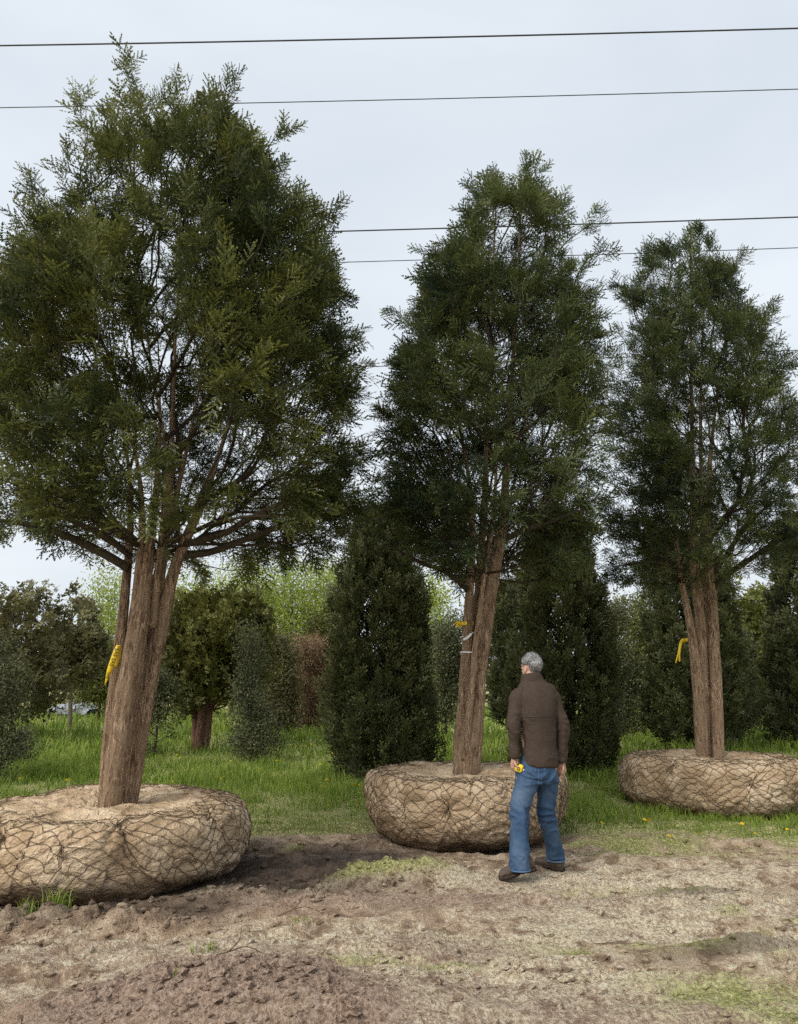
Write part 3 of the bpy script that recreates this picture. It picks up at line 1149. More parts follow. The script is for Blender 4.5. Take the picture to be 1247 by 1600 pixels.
tree1 = big_yew(
    'yew_tree', D1, (180, 1250),
    [([(174, 1250, 22), (183, 1190, 21), (193, 1120, 22), (207, 1030, 22), (219, 965, 20), (229, 900, 17), (238, 820, 16), (246, 740, 13), (250, 640, 8), (245, 480, 3), (243, 400, 1)], -0.17, -0.25),
     ([(161, 1250, 11), (173, 1120, 12), (188, 1000, 12), (196, 920, 12), (202, 860, 12), (204, 790, 11), (195, 690, 8), (160, 560, 4), (140, 450, 1)], 0.02, -0.05),
     ([(205, 1250, 13), (222, 1140, 15), (241, 1030, 16), (256, 960, 17), (272, 890, 17), (292, 840, 17), (318, 780, 15), (345, 700, 12), (375, 600, 7), (400, 470, 3), (408, 400, 1)], 0.03, -0.20),
     ([(194, 1250, 9), (214, 1100, 10), (238, 980, 13), (250, 900, 15), (261, 810, 17), (268, 700, 15), (273, 560, 11), (280, 400, 7), (285, 230, 3)], 0.16, 0.1),
     ([(228, 980, 13), (246, 900, 14), (264, 820, 13), (288, 720, 11), (312, 600, 8), (330, 450, 5), (345, 300, 3)], 0.08, 0.35),
     ([(210, 960, 12), (217, 890, 13), (222, 820, 12), (214, 720, 10), (180, 600, 8), (140, 450, 5), (120, 300, 3)], -0.16, -0.35),
     ([(240, 960, 10), (248, 880, 11), (256, 800, 10), (258, 700, 8), (235, 560, 6), (215, 400, 4), (210, 250, 2.5)], -0.14, -0.45)],
    [([(202, 888, 7), (160, 864, 7), (110, 840, 6), (55, 822, 5), (-10, 812, 2.5), (-50, 806, .8)], -0.12, -0.3),
     ([(205, 870, 5), (165, 838, 5), (115, 815, 4), (60, 790, 2.2), (20, 770, .8)], -0.15, -0.7),
     ([(285, 868, 7), (330, 862, 6), (385, 842, 5), (440, 822, 4), (520, 800, 1.6), (545, 795, .6)], -0.05, 0.1),
     ([(290, 850, 6), (345, 835, 5), (410, 800, 4), (470, 770, 2), (510, 750, .7)], -0.1, -0.6)],
    [(868, 10, 500), (840, -25, 530), (800, -45, 545), (750, -60, 556), (700, -62, 560), (650, -62, 555), (600, -62, 556), (550, -58, 556),
     (500, -45, 550), (450, -28, 540), (400, -5, 528), (350, 30, 518), (300, 48, 508), (250, 62, 455), (200, 100, 415), (160, 135, 385), (125, 195, 350)],
    [(208, 86, 0, 235, 190), (276, 100, .1, 280, 170), (356, 104, 0, 330, 180), (120, 128, 0, 140, 200), (48, 255, 0, 80, 290), (430, 185, 0, 395, 225),
     (525, 296, 0, 485, 320), (560, 505, 0, 520, 520), (574, 685, 0, 525, 690), (565, 760, 0, 520, 775), (560, 590, 0, 520, 600)],
    M_YEW, 101, 3600, 17500,
    'largest multi-stemmed yew, its trunk leaning, a long yellow tag hanging from it',
    (X1 - 0.03, D1, 1.19, 0.56, PROF_A, 3, [(0.815, 0.50, 0.26, 0.045), (0.70, 0.45, 0.20, 0.035), (0.64, 0.42, 0.14, 0.03), (0.93, 0.48, 0.2, 0.04), (0.765, 0.42, 0.16, 0.03), (0.86, 0.62, 0.13, 0.025)], (0.52, 0.66)),
    (at(220, 800, D1)[2], at(220, 868, D1)[2], at(220, 865, D1)[2]), thin=1.0, fat=0.74)

tree2 = big_yew(
    'yew_tree', D2, (730, 1203),
    [([(730, 1203, 27), (734, 1170, 25), (740, 1130, 20), (747, 1060, 17), (755, 990, 17), (764, 930, 17), (774, 880, 16), (784, 830, 15), (790, 760, 13), (796, 670, 11), (802, 550, 8), (810, 410, 5), (816, 275, 2.5)], -0.06, 0.0),
     ([(718, 1203, 14), (720, 1150, 13), (724, 1090, 11), (728, 1030, 10), (731, 970, 9.5), (735, 900, 9.5), (738, 830, 8.5), (733, 750, 7), (715, 650, 5), (690, 520, 2), (680, 450, .8)], 0.02, -0.15),
     ([(730, 1190, 13), (735, 1100, 9), (741, 1010, 9), (746, 940, 9), (751, 870, 9), (757, 790, 10), (760, 690, 8), (764, 560, 6), (770, 430, 4), (776, 300, 2.5)], 0.10, 0.25),
     ([(728, 1170, 8), (735, 1100, 6.5), (742, 1020, 6), (751, 950, 5.5), (758, 890, 5.5), (768, 830, 6), (775, 740, 5), (770, 620, 2.5), (768, 540, .8)], -0.15, -0.45)],
    [([(731, 922, 4.5), (713, 905, 4.2), (690, 890, 4), (660, 880, 3.4), (625, 862, 1.6), (605, 850, .6)], -0.1, -0.35),
     ([(786, 845, 5), (815, 830, 4.5), (850, 818, 4), (900, 800, 1.8), (935, 790, .6)], 0, -0.2),
     ([(745, 850, 4), (715, 820, 4), (675, 790, 3.4), (630, 760, 1.5), (605, 745, .6)], 0, 0.2)],
    [(905, 690, 915), (880, 660, 932), (850, 630, 948), (800, 600, 955), (740, 588, 955), (680, 592, 953), (620, 605, 950), (570, 613, 946),
     (520, 622, 940), (470, 628, 936), (420, 643, 930), (370, 668, 926), (320, 695, 905), (285, 735, 880), (260, 775, 855)],
    [(818, 234, 0, 815, 300), (838, 240, .05, 828, 300), (776, 250, 0, 785, 310), (880, 283, 0, 855, 330), (936, 313, 0, 885, 350), (948, 368, 0, 900, 385), (740, 268, 0, 760, 310),
     (668, 365, 0, 700, 390), (618, 468, 0, 650, 480), (588, 650, 0, 625, 655), (585, 740, 0, 625, 745)],
    M_YEW2, 202, 3200, 14000,
    'middle yew with four stems and a red-brown gnarled base, standing behind the man',
    (X2 + 0.01, D2, 1.05, 0.65, PROF_B, 5, [(0.74, 0.60, 0.22, 0.04), (0.68, 0.68, 0.14, 0.03), (0.62, 0.62, 0.2, 0.035), (0.80, 0.52, 0.18, 0.035), (0.71, 0.40, 0.18, 0.03), (0.86, 0.6, 0.2, 0.035)]),
    (at(740, 850, D2)[2], at(740, 912, D2)[2], at(740, 905, D2)[2]))

tree3 = big_yew(
    'yew_tree', D3, (1111, 1181),
    [([(1098, 1181, 12), (1095, 1130, 12), (1091, 1075, 11), (1084, 1015, 9), (1076, 965, 7.5), (1066, 910, 6.5), (1058, 860, 6), (1048, 790, 5), (1025, 690, 2), (1015, 620, .8)], -0.05, -0.2),
     ([(1105, 1181, 10), (1102, 1110, 10), (1097, 1010, 10.5), (1090, 935, 11), (1085, 875, 11), (1084, 800, 10), (1081, 650, 8), (1079, 490, 5), (1079, 365, 2.2)], 0.03, 0),
     ([(1123, 1181, 12), (1120, 1110, 12), (1116, 1010, 11), (1112, 935, 10.5), (1108, 875, 11), (1106, 800, 9.5), (1112, 690, 7), (1130, 560, 2.5), (1138, 480, .8)], -0.06, 0.1),
     ([(1113, 1181, 6), (1107, 1010, 5), (1099, 880, 6), (1096, 770, 6), (1095, 620, 6), (1100, 480, 2), (1102, 420, .8)], 0.18, 0.3)],
    [([(1111, 925, 4.5), (1138, 898, 4.3), (1172, 874, 4), (1205, 852, 3.3), (1250, 832, 1.6), (1275, 822, .6)], 0, -0.2),
     ([(1112, 900, 4), (1135, 868, 4), (1160, 830, 3.5), (1200, 790, 1.7), (1235, 765, .6)], 0, 0.2),
     ([(1085, 905, 4), (1060, 890, 3.8), (1030, 880, 3.2), (990, 880, 1.5), (962, 885, .6)], -0.1, -0.4),
     ([(1104, 850, 4), (1140, 800, 4), (1180, 760, 1.8), (1215, 725, .6)], 0, -0.5)],
    [(925, 975, 1060), (895, 955, 1180), (860, 950, 1255), (800, 946, 1275), (740, 948, 1276), (680, 950, 1270), (620, 950, 1250), (560, 952, 1232),
     (500, 956, 1200), (450, 958, 1182), (410, 975, 1158), (375, 1015, 1140), (352, 1055, 1105)],
    [(1078, 341, 0, 1078, 385), (1020, 368, 0, 1040, 400), (1153, 378, 0, 1125, 410), (960, 415, 0, 995, 430), (1195, 455, 0, 1165, 480), (1205, 470, 0, 1170, 500), (1236, 540, 0, 1195, 560), (947, 495, 0, 980, 500)],
    M_YEW2, 303, 2800, 11500,
    'farthest of the three wrapped yews, a yellow ribbon tied to its thin side stem',
    (X3, D3, 1.14, 0.63, PROF_A, 8, [(0.62, 0.5, 0.2, 0.035), (0.80, 0.55, 0.18, 0.035), (0.90, 0.5, 0.2, 0.03), (0.70, 0.64, 0.12, 0.025), (0.75, 0.4, 0.2, 0.03)]),
    (at(1100, 860, D3)[2], at(1100, 925, D3)[2], at(1100, 915, D3)[2]))


def knot(root, px, py, Y, r, seed):
    """old pruning scar: a raised collar round a dark hollow, on the camera side of a stem"""
    c = at(px, py, Y)
    rr = random.Random(seed)
    V, F = [], []
    k = 12
    for q, (ra, dy) in enumerate(((1.3, 0.05), (1.1, -0.004), (0.8, -0.010), (0.5, -0.006), (0.0, -0.004))):
        for j in range(k):
            a = 2 * math.pi * j / k
            w = r * ra * (1 + 0.18 * math.sin(2 * a + seed))
            V.append(c + np.array([w * 0.8 * math.cos(a), dy, w * math.sin(a)]))
    o = part('knot', V, [grid_faces(5, k, True)], M_KNOT, root)


for px, py, off, r, sd in ((212, 960, -.29, .030, 1), (208, 998, -.31, .040, 2), (205, 1066, -.30, .020, 3), (186, 1137, -.31, .034, 4), (181, 1120, -.30, .018, 5), (181, 1217, -.27, .02, 6)):
    knot(tree1, px, py, D1 + off * 0.55, r, sd)


# ------------------------------------------------------------------ background plants
def envelope(px_rows, D):
    """rows (py, xl, xr) -> heights, centres, half widths in metres at depth D"""
    z, xl, xr = outline_fn(px_rows, D)
    return z, (xl + xr) / 2, (xr - xl) / 2


def base_of(px, py):
    p = at_z(px, py, 0.0)
    return p


def upright_yew(rows, D, n_plume, per, mat, seed, label, size=0.20, group='upright clipped yews'):
    z, cx, w = envelope(rows, D)
    w = w * 0.85
    r_ = np.random.default_rng(seed)
    bx = cx[0]
    root = thing('columnar_yew', (bx, D, gz(bx, D)), label, 'tree', group)
    P, Dr, S, Rn = [], [], [], []
    zt, zb = z[-1], z[0]
    for _ in range(n_plume):
        zz = zb + (zt - zb) * r_.random() ** 0.95
        a = r_.uniform(0, 2 * math.pi)
        if math.sin(a) > 0.35 and r_.random() < 0.6:
            a = -a
        hgt = r_.uniform(0.35, 0.75)
        hgt = min(hgt, max(0.12, (zt - zz) * 0.9))
        ww = np.interp(zz + hgt * 0.75, z, w)
        f = 1.0 + 0.10 * float(fbm(np.array([math.cos(a) * 2.2, math.sin(a) * 2.2, zz * 0.8]), 2, seed))
        f *= r_.uniform(0.92, 1.02)
        c = np.array([np.interp(zz, z, cx) + ww * f * math.cos(a), D + ww * f * math.sin(a), zz])
        out = np.array([math.cos(a), math.sin(a), 0])
        up = np.array([0, 0, 1.0]) + out * 0.22 + r_.normal(0, 0.1, 3)
        t = r_.random(per)
        rad = 0.095 * (1 - 0.75 * t) * np.sqrt(r_.random(per))
        b = r_.uniform(0, 2 * math.pi, per)
        off = np.stack([rad * np.cos(b), rad * np.sin(b), np.zeros(per)], -1)
        P.append(c + up * (t * hgt)[:, None] + off)
        Dr.append(up * 0.9 + off * 6 + r_.normal(0, 0.30, (per, 3)))
        S.append(r_.uniform(0.7, 1.25, per) * size)
        Rn.append(np.clip(0.15 + 0.5 * r_.random() + 0.4 * r_.random(per) * t, 0, 1))
    n_in = n_plume * per // 4                       # twigs deeper inside
    zz = r_.uniform(zb, zt, n_in)
    a = r_.uniform(0, 2 * math.pi, n_in)
    ww = np.interp(zz, z, w) * r_.uniform(0.45, 0.85, n_in)
    P.append(np.stack([np.interp(zz, z, cx) + ww * np.cos(a), D + ww * np.sin(a), zz], -1))
    Dr.append(np.stack([np.cos(a) * .6, np.sin(a) * .6, 0 * a + 1], -1) + r_.normal(0, .3, (n_in, 3)))
    S.append(np.full(n_in, size * 1.7)); Rn.append(r_.random(n_in) * 0.3)
    P = np.concatenate(P); Rn = np.concatenate(Rn)
    instanced_sprays('crown', SPRAYS[mat.name], P, np.concatenate(Dr), np.concatenate(S), Rn, root, mat, 1.0)
    ac = Acc()
    for q in range(5):
        b = 2 * math.pi * q / 5
        p0 = np.array([bx + 0.08 * math.cos(b), D + .08 * math.sin(b), gz(bx, D) - .05])
        p1 = np.array([bx + 0.5 * w.max() * math.cos(b), D + 0.5 * w.max() * math.sin(b), zb + 0.6 * (zt - zb)])
        ac.add(*tube(catmull([p0, (p0 + p1) / 2 + np.array([0, 0, .2]), p1], 5), np.linspace(.06, .015, 11), 6))
    ac.part('trunk', M_TWIG, root)
    return root


def leafy_tree(name, D, rows, label, cat, mat, seed, n_pts, n_leaf, templ, size, base=None, trunk_r=0.05, stems=1, bark=None,
               group=None, shell=0.35, upright=0.3, bf=0.5, trunk_top=None, lobes=0.2, sparse=-0.5, spread=0.15):
    z, cx, w = envelope(rows, D)
    r_ = np.random.default_rng(seed)
    bx = cx[0] if base is None else at_z(base, 1100, 0)[0] * 0 + at(base, 1100, D)[0]
    g = gz(bx, D)
    root = thing(name, (bx, D, g), label, cat, group)
    ac = Acc()
    roots, rp = [], []
    ztop = z[-1] if trunk_top is None else trunk_top
    for q in range(stems):
        a = 2 * math.pi * q / stems + seed
        k = 0 if stems == 1 else 1
        p0 = np.array([bx + k * trunk_r * 1.2 * math.cos(a), D + k * trunk_r * 1.2 * math.sin(a), g - 0.05])
        tx = np.interp(ztop, z, cx)
        p2 = np.array([tx + k * spread * w.max() * 2 * math.cos(a), D + k * spread * w.max() * 2 * math.sin(a), g + (ztop - g) * 0.93])
        p1 = p0 * 0.55 + p2 * 0.45
        p1[:2] = p0[:2] * 0.7 + p2[:2] * 0.3 + r_.normal(0, 0.04, 2)
        Pm = catmull([p0, p1, p2], 8)
        ac.add(*stem_mesh([p0, p1, p2], [trunk_r, trunk_r * 0.75, trunk_r * 0.2], 10, 0.15, seed + q))
        L = np.linspace(0, np.linalg.norm(p2 - p0), len(Pm))
        for pp, l in zip(Pm, L):
            if pp[2] > z[0] - 0.3 * (z[-1] - z[0]) * 0.3 and pp[2] > g + 0.15:
                roots.append(pp); rp.append(l * 0.9)
    T = []
    while len(T) < n_pts:
        m = 2000
        zz = r_.uniform(z[0], z[-1], m)
        a = r_.uniform(0, 2 * math.pi, m)
        ww = np.interp(zz, z, w)
        keep = r_.random(m) < (ww / w.max()) ** 1.5
        lob = 1 + lobes * fbm(np.stack([np.cos(a) * 1.8 + seed, np.sin(a) * 1.8, zz * 1.2], -1), 2, seed)
        rad = np.sqrt(r_.uniform(shell, 1, m)) * lob
        Q = np.stack([np.interp(zz, z, cx) + ww * rad * np.cos(a), D + ww * rad * np.sin(a), zz], -1)
        keep &= fbm(Q * 1.6, 2, seed + 4) > sparse
        T += list(Q[keep])
    T = np.array(T[:n_pts])
    if not roots:
        roots, rp = [np.array([bx, D, z[0]])], [0]
    pos, par, nR = arborise(np.array(roots), rp, T, bf, 0.6)
    p, t, r = branch_mesh(chains_of(pos, par, nR, 0.004, 2.3), ac, 0.04, 2)
    ac.part('trunk', bark or M_TWIG, root)
    idx = np.where(r < 0.014)[0]
    pick = r_.choice(idx, n_leaf)
    d = t[pick] * 0.7 + r_.normal(0, 0.5, (n_leaf, 3))
    d[:, 2] += upright
    pp = p[pick] + r_.normal(0, size * 0.5, (n_leaf, 3))
    pp[:, 2] = np.maximum(pp[:, 2], g + 0.06)
    clump = fbm(pp * 1.8, 2, seed + 6)
    rnd = np.clip(0.35 + 0.45 * clump + 0.5 * r_.random(n_leaf), 0, 1)
    V, F, A = scatter(templ, pp, d, r_.uniform(0.7, 1.3, n_leaf) * size, rnd=rnd, roll=0.9)
    part('crown', V, F, mat, root, False, {'leaf': A}, kind='stuff')
    return root


# upright dark yews
upright_yew([(1224, 535, 665), (1200, 513, 680), (1150, 508, 680), (1080, 512, 676), (1000, 518, 670), (940, 522, 662), (905, 530, 652), (885, 545, 638), (860, 552, 632), (835, 556, 622), (815, 575, 605)],
            12.5, 430, 15, M_COLYEW, 1, 'dark upright yew with a narrower tuft on top, behind the middle root ball')
upright_yew([(1216, 820, 945), (1190, 803, 962), (1100, 800, 962), (1000, 803, 956), (940, 808, 938), (890, 815, 925), (850, 830, 908), (820, 850, 890)],
            13.0, 390, 15, M_COLYEW, 2, 'dark upright yew directly behind the man')
upright_yew([(1166, 1020, 1150), (1120, 1010, 1160), (1040, 1010, 1158), (980, 1010, 1148), (930, 1010, 1132), (890, 1014, 1118), (860, 1030, 1095)],
            17.0, 320, 14, M_COLYEW, 3, 'wide dark upright yew behind the trunk with the tied ribbon', 0.25)
upright_yew([(1166, 1205, 1300), (1100, 1196, 1312), (1000, 1200, 1308), (930, 1208, 1298), (870, 1216, 1288), (820, 1232, 1270)],
            18.0, 270, 14, M_COLYEW, 4, 'dark upright yew cut off by the picture edge beyond the farthest ball', 0.26)
upright_yew([(1140, 775, 835), (1080, 768, 840), (1000, 768, 838), (950, 780, 825), (925, 795, 815)],
            19.0, 130, 12, M_COLYEW, 5, 'slim dark yew half hidden between the middle trunk and the man', 0.28)

# standard yew with a vase-shaped head
leafy_tree('standard_yew', 17.6, [(1110, 290, 345), (1080, 265, 385), (1050, 255, 412), (1000, 252, 420), (965, 262, 418), (945, 285, 405), (932, 315, 370)],
           'round-headed yew on a short fluted reddish trunk', 'tree', M_TOPIARY, 21, 700, 5200, T_SPRIG, 0.24, base=317, trunk_r=0.10, stems=5, bark=M_BARK_R, upright=0.5, spread=0.10, shell=0.15)
leafy_tree('clipped_tree', 22.0, [(1132, 414, 458), (1100, 412, 460), (1050, 414, 460), (1005, 416, 458), (996, 425, 450)],
           'square-clipped dull green column beside the dry brown one', 'tree', M_CEDAR, 22, 260, 1900, T_LEAF, 0.24, upright=0.2)
leafy_tree('beech_column', 24.0, [(1135, 455, 512), (1100, 452, 515), (1040, 453, 515), (1008, 456, 512), (1000, 465, 500)],
           'clipped beech column with dry brown leaves', 'tree', M_BEECH, 23, 260, 2100, T_LEAF, 0.22, upright=0.2)
leafy_tree('clipped_tree', 27.0, [(1128, 500, 520), (1085, 492, 530), (1040, 478, 545), (985, 480, 545), (962, 490, 535)],
           'olive clipped yew rising behind the brown beech column', 'tree', M_TOPIARY, 24, 300, 2200, T_LEAF, 0.30, upright=0.2)
# grey-green hollies
HG = 'grey-green evergreen shrubs'
leafy_tree('holly_shrub', 15.2, [(1190, 378, 405), (1165, 358, 432), (1130, 364, 424), (1060, 368, 416), (1010, 378, 404), (985, 386, 396)],
           'loose grey-green holly beside the yew with the red trunk', 'shrub', M_HOLLY, 25, 320, 1500, T_SMALL, 0.23, group=HG, lobes=0.9, sparse=-0.12, shell=0.0, upright=0.5, trunk_r=0.035)
leafy_tree('holly_shrub', 12.0, [(1225, -35, 10), (1190, -50, 32), (1120, -50, 40), (1060, -45, 36), (1020, -30, 22), (1000, -12, 8)],
           'grey-green holly at the picture edge beyond the largest root ball', 'shrub', M_HOLLY, 26, 300, 1500, T_SMALL, 0.21, group=HG, lobes=0.9, sparse=-0.12, shell=0.0, upright=0.5, trunk_r=0.03)
leafy_tree('holly_shrub', 16.0, [(1172, 232, 250), (1150, 215, 265), (1090, 215, 268), (1040, 222, 262), (1015, 232, 255)],
           'grey-green holly half hidden by the largest leaning trunk', 'shrub', M_HOLLY, 27, 260, 1500, T_SMALL, 0.23, group=HG, lobes=0.9, sparse=-0.12, shell=0.0, upright=0.5, trunk_r=0.03)
leafy_tree('holly_shrub', 20.0, [(1128, 680, 715), (1100, 664, 735), (1040, 666, 735), (990, 672, 728), (960, 685, 715)],
           'grey-green holly between the tufted dark yew and the middle trunk', 'shrub', M_HOLLY, 28, 380, 2300, T_SMALL, 0.28, group=HG, lobes=0.9, sparse=-0.12, shell=0.0, upright=0.5, trunk_r=0.04)
leafy_tree('holly_shrub', 17.0, [(1160, 945, 975), (1130, 935, 990), (1050, 936, 990), (990, 940, 984), (955, 950, 972)],
           'grey-green holly just beyond the yew that backs the man', 'shrub', M_HOLLY, 29, 320, 1900, T_SMALL, 0.26, group=HG, lobes=0.9, sparse=-0.12, shell=0.0, upright=0.5, trunk_r=0.04)
leafy_tree('holly_shrub', 19.5, [(1152, 1140, 1170), (1120, 1128, 1182), (1060, 1130, 1180), (1010, 1136, 1172), (985, 1145, 1162)],
           'grey-green holly beyond the farthest root ball', 'shrub', M_HOLLY, 30, 260, 1500, T_SMALL, 0.28, group=HG, lobes=0.9, sparse=-0.12, shell=0.0, upright=0.5, trunk_r=0.04)
leafy_tree('holly_shrub', 14.0, [(1200, 22, 48), (1180, 12, 58), (1160, 20, 50), (1150, 28, 42)],
           'small dark low shrub in the grass by the picture edge', 'shrub', M_HOLLY, 31, 120, 700, T_SMALL, 0.15, group=HG, lobes=0.9, sparse=-0.12, shell=0.0, upright=0.5, trunk_r=0.02)
# olive and light conifers
leafy_tree('hedge_tree', 22.0, [(1150, 970, 1010), (1100, 955, 1022), (1030, 955, 1024), (970, 962, 1018), (938, 975, 1005)],
           'yellowish green bush seen between two dark upright yews', 'tree', M_OLIVE, 32, 320, 2300, T_LEAF, 0.28, upright=0.1)
leafy_tree('light_conifer', 25.0, [(1140, 1165, 1215), (1080, 1150, 1225), (1000, 1145, 1222), (950, 1160, 1212), (915, 1178, 1200)],
           'light green feathery conifer near the picture edge', 'tree', M_OLIVE, 33, 380, 2300, T_SPRIG, 0.36, upright=-0.1)
leafy_tree('hedge_tree', 23.0, [(1150, 1070, 1130), (1080, 1060, 1145), (1000, 1065, 1142), (960, 1085, 1125)],
           'olive bush showing beside the farthest multi-stemmed trunk', 'tree', M_CEDAR, 34, 260, 1700, T_LEAF, 0.3, upright=0.1)
leafy_tree('cedar_tree', 20.0, [(1120, -40, 60), (1075, -55, 95), (1020, -60, 105), (970, -60, 100), (940, -40, 85), (920, -10, 50)],
           'broad dark brown-green cedar at the picture edge', 'tree', M_CEDAR, 35, 420, 1700, T_SPRIG, 0.32, base=-30, trunk_r=0.09, stems=3, upright=0.0, spread=0.12, sparse=-0.25)
leafy_tree('pine_tree', 24.0, [(1062, 95, 140), (1020, 85, 150), (980, 90, 150), (950, 98, 135), (930, 105, 125)],
           'thin-trunked open pine standing in the grass', 'tree', M_CEDAR, 36, 240, 1000, T_SPRIG, 0.34, base=113, trunk_r=0.07, bark=M_PALEBARK, upright=0.2, sparse=-0.15)
leafy_tree('hedge_tree', 28.0, [(1092, 130, 182), (1060, 122, 192), (1025, 128, 190), (1003, 145, 178)],
           'rounded olive bush behind the hanging yellow tag', 'tree', M_OLIVE, 37, 300, 2000, T_LEAF, 0.34, upright=0.0)

# young trees in fresh leaf, tall thin stems
PG = 'young trees in spring leaf'
pop = [(168, 888, 36, 34, 'feathery spring-green tree behind the leaning trunk and yellow tag'),
       (288, 905, 34, 30, 'spring-green sapling showing just past the leaning trunk'),
       (322, 890, 36, 34, 'spring-green sapling directly above the round-headed yew'),
       (362, 886, 24, 38, 'slender pale sapling over the shoulder of the round-headed yew'),
       (394, 880, 22, 36, 'slender sapling above the loose holly'),
       (424, 882, 22, 38, 'slender sapling above the square-clipped column'),
       (452, 878, 22, 36, 'slender sapling over the gap between clipped column and beech'),
       (478, 884, 22, 38, 'slender sapling above the dry beech column'),
       (504, 880, 22, 36, 'slender sapling above the olive clipped yew'),
       (532, 886, 24, 38, 'slender sapling just beside the tufted dark yew'),
       (678, 915, 30, 33, 'pale spring-green tree past the other side of the tufted dark yew')]
for i, (px, top, hw, D, lab) in enumerate(pop):
    leafy_tree('young_tree', D, [(1095, px - hw * .5, px + hw * .5), (1040, px - hw, px + hw), (960, px - hw, px + hw), (top + 25, px - hw * .7, px + hw * .7), (top, px - hw * .3, px + hw * .3)],
               lab, 'tree', M_POPLAR, 50 + i, 150, 1100, T_SMALL, 0.56, trunk_r=0.045, stems=3, bark=M_PALEBARK, group=PG, upright=0.9, bf=0.85, spread=0.22, shell=0.0, lobes=0.3)

# far hedge closing the view
r_ = np.random.default_rng(77)
n = 3500
hx = r_.uniform(-75, 75, n)
hy = 62 + r_.uniform(-3, 3, n) + 0.004 * hx ** 2 * 0
hh = 3.6 + 1.3 * n2(hx * 0.12, hx * 0, 3, 5)
hz_ = hh * r_.random(n) ** 0.7
V, F, A = scatter(T_LEAF, np.stack([hx, hy, hz_], -1), r_.normal(0, 1, (n, 3)) + np.array([0, 0, .4]), r_.uniform(1.4, 2.8, n))
hd = part('hedgerow', V, F, M_CEDAR, None, False, {'leaf': A})
tag(hd, 'far dark hedgerow closing the field', 'hedge', kind='stuff')

# ------------------------------------------------------------------ tarpaulin-covered stack and a grey wall far off
M_TARP = plain_mat('grey tarpaulin', (0.30, 0.32, 0.35), 0.45, 0.4, 0.15, 3, 0.3)
M_TARP2 = plain_mat('grey skirt cloth', (0.33, 0.30, 0.27), 0.8, 0.2, 0.15, 4)
M_POST = plain_mat('dark post', (0.045, 0.038, 0.032), 0.9)
Dt = 33.0
tb = at(106, 1100, Dt)
st = thing('covered_stack', (tb[0], Dt, gz(tb[0], Dt)), 'low grey tarpaulin-covered stack beyond the grass, under the open pine', 'stack')
zt = at(106, 1100, Dt)[2]
x0, x1 = at(76, 1100, Dt)[0], at(137, 1100, Dt)[0]
u, v = np.meshgrid(np.linspace(0, 1, 40), np.linspace(0, 1, 24))
sec = np.array([(0.0, 0.35), (-0.05, 0.75), (0.25, 1.0), (1.0, 1.06), (1.8, 1.0), (2.1, 0.6), (2.1, 0.0)])
yy = np.interp(v, np.linspace(0, 1, 7), sec[:, 0])
zz = np.interp(v, np.linspace(0, 1, 7), sec[:, 1]) * zt
endf = 1 - 0.35 * sstep(0.80, 1.0, u) - 0.2 * sstep(0.12, 0.0, u)
X = x0 + (x1 - x0) * u
Z = zz * endf + 0.04 * n2(X * 3, yy * 3 + zz * 2, 3, 3) - 0.06 * np.abs(np.sin(u * 9)) * (v > 0.2)
part('tarpaulin', np.stack([X, Dt + yy + 0.06 * n2(X * 4, zz * 4, 2, 8), Z], -1).reshape(-1, 3), [grid_faces(24, 40)], M_TARP, st)
u, v = np.meshgrid(np.linspace(0, 1, 40), np.linspace(0, 1, 6))
X = x0 + 0.05 + (x1 - x0 - 0.3) * u
part('skirt', np.stack([X, Dt + 0.10 + 0.03 * np.sin(u * 60), -0.05 + v * 0.45 * zt], -1).reshape(-1, 3), [grid_faces(6, 40)], M_TARP2, st)
for px in (87, 118):
    q = at(px, 1100, Dt - 0.12)
    V, F = tube([[q[0], Dt - .12, -.1], [q[0] + .01, Dt - .12, zt * 0.5], [q[0] + 0.02, Dt - .12, zt * 0.95]], [.03, .027, .025], 7)
    part('post', V, F, M_POST, st)
M_SHED = plain_mat('grey render wall', (0.30, 0.30, 0.31), 0.9, 0.2, 0.12, 2)
Dw = 40.0
wa, wb = at(487, 1060, Dw), at(540, 1060, Dw)
sh = thing('outbuilding', ((wa[0] + wb[0]) / 2, Dw + 1.5, 0), 'small plain grey outbuilding glimpsed past the dry beech column', 'building')
cxs = (wa[0] + wb[0]) / 2
hw = (wb[0] - wa[0]) / 2 + 0.5
V, F = box((cxs, Dw + 1.5, 0.85), (hw, 1.5, 0.95))
part('wall', V, F, M_SHED, sh, False)
rz = 1.8
V = [(cxs - hw - .2, Dw - .25, rz), (cxs + hw + .2, Dw - .25, rz), (cxs + hw + .2, Dw + 3.25, rz), (cxs - hw - .2, Dw + 3.25, rz), (cxs - hw - .2, Dw + 1.5, rz + .8), (cxs + hw + .2, Dw + 1.5, rz + .8)]
part('roof', V, [np.array([[0, 1, 5, 4], [2, 3, 4, 5], [0, 3, 2, 1]]), np.array([[0, 4, 3], [1, 2, 5]])], M_TARP, sh, False)
V, F = box((cxs + 0.2, Dw - 0.02, 0.85), (0.42, 0.03, 0.85))
part('door', V, F, M_POST, sh, False)

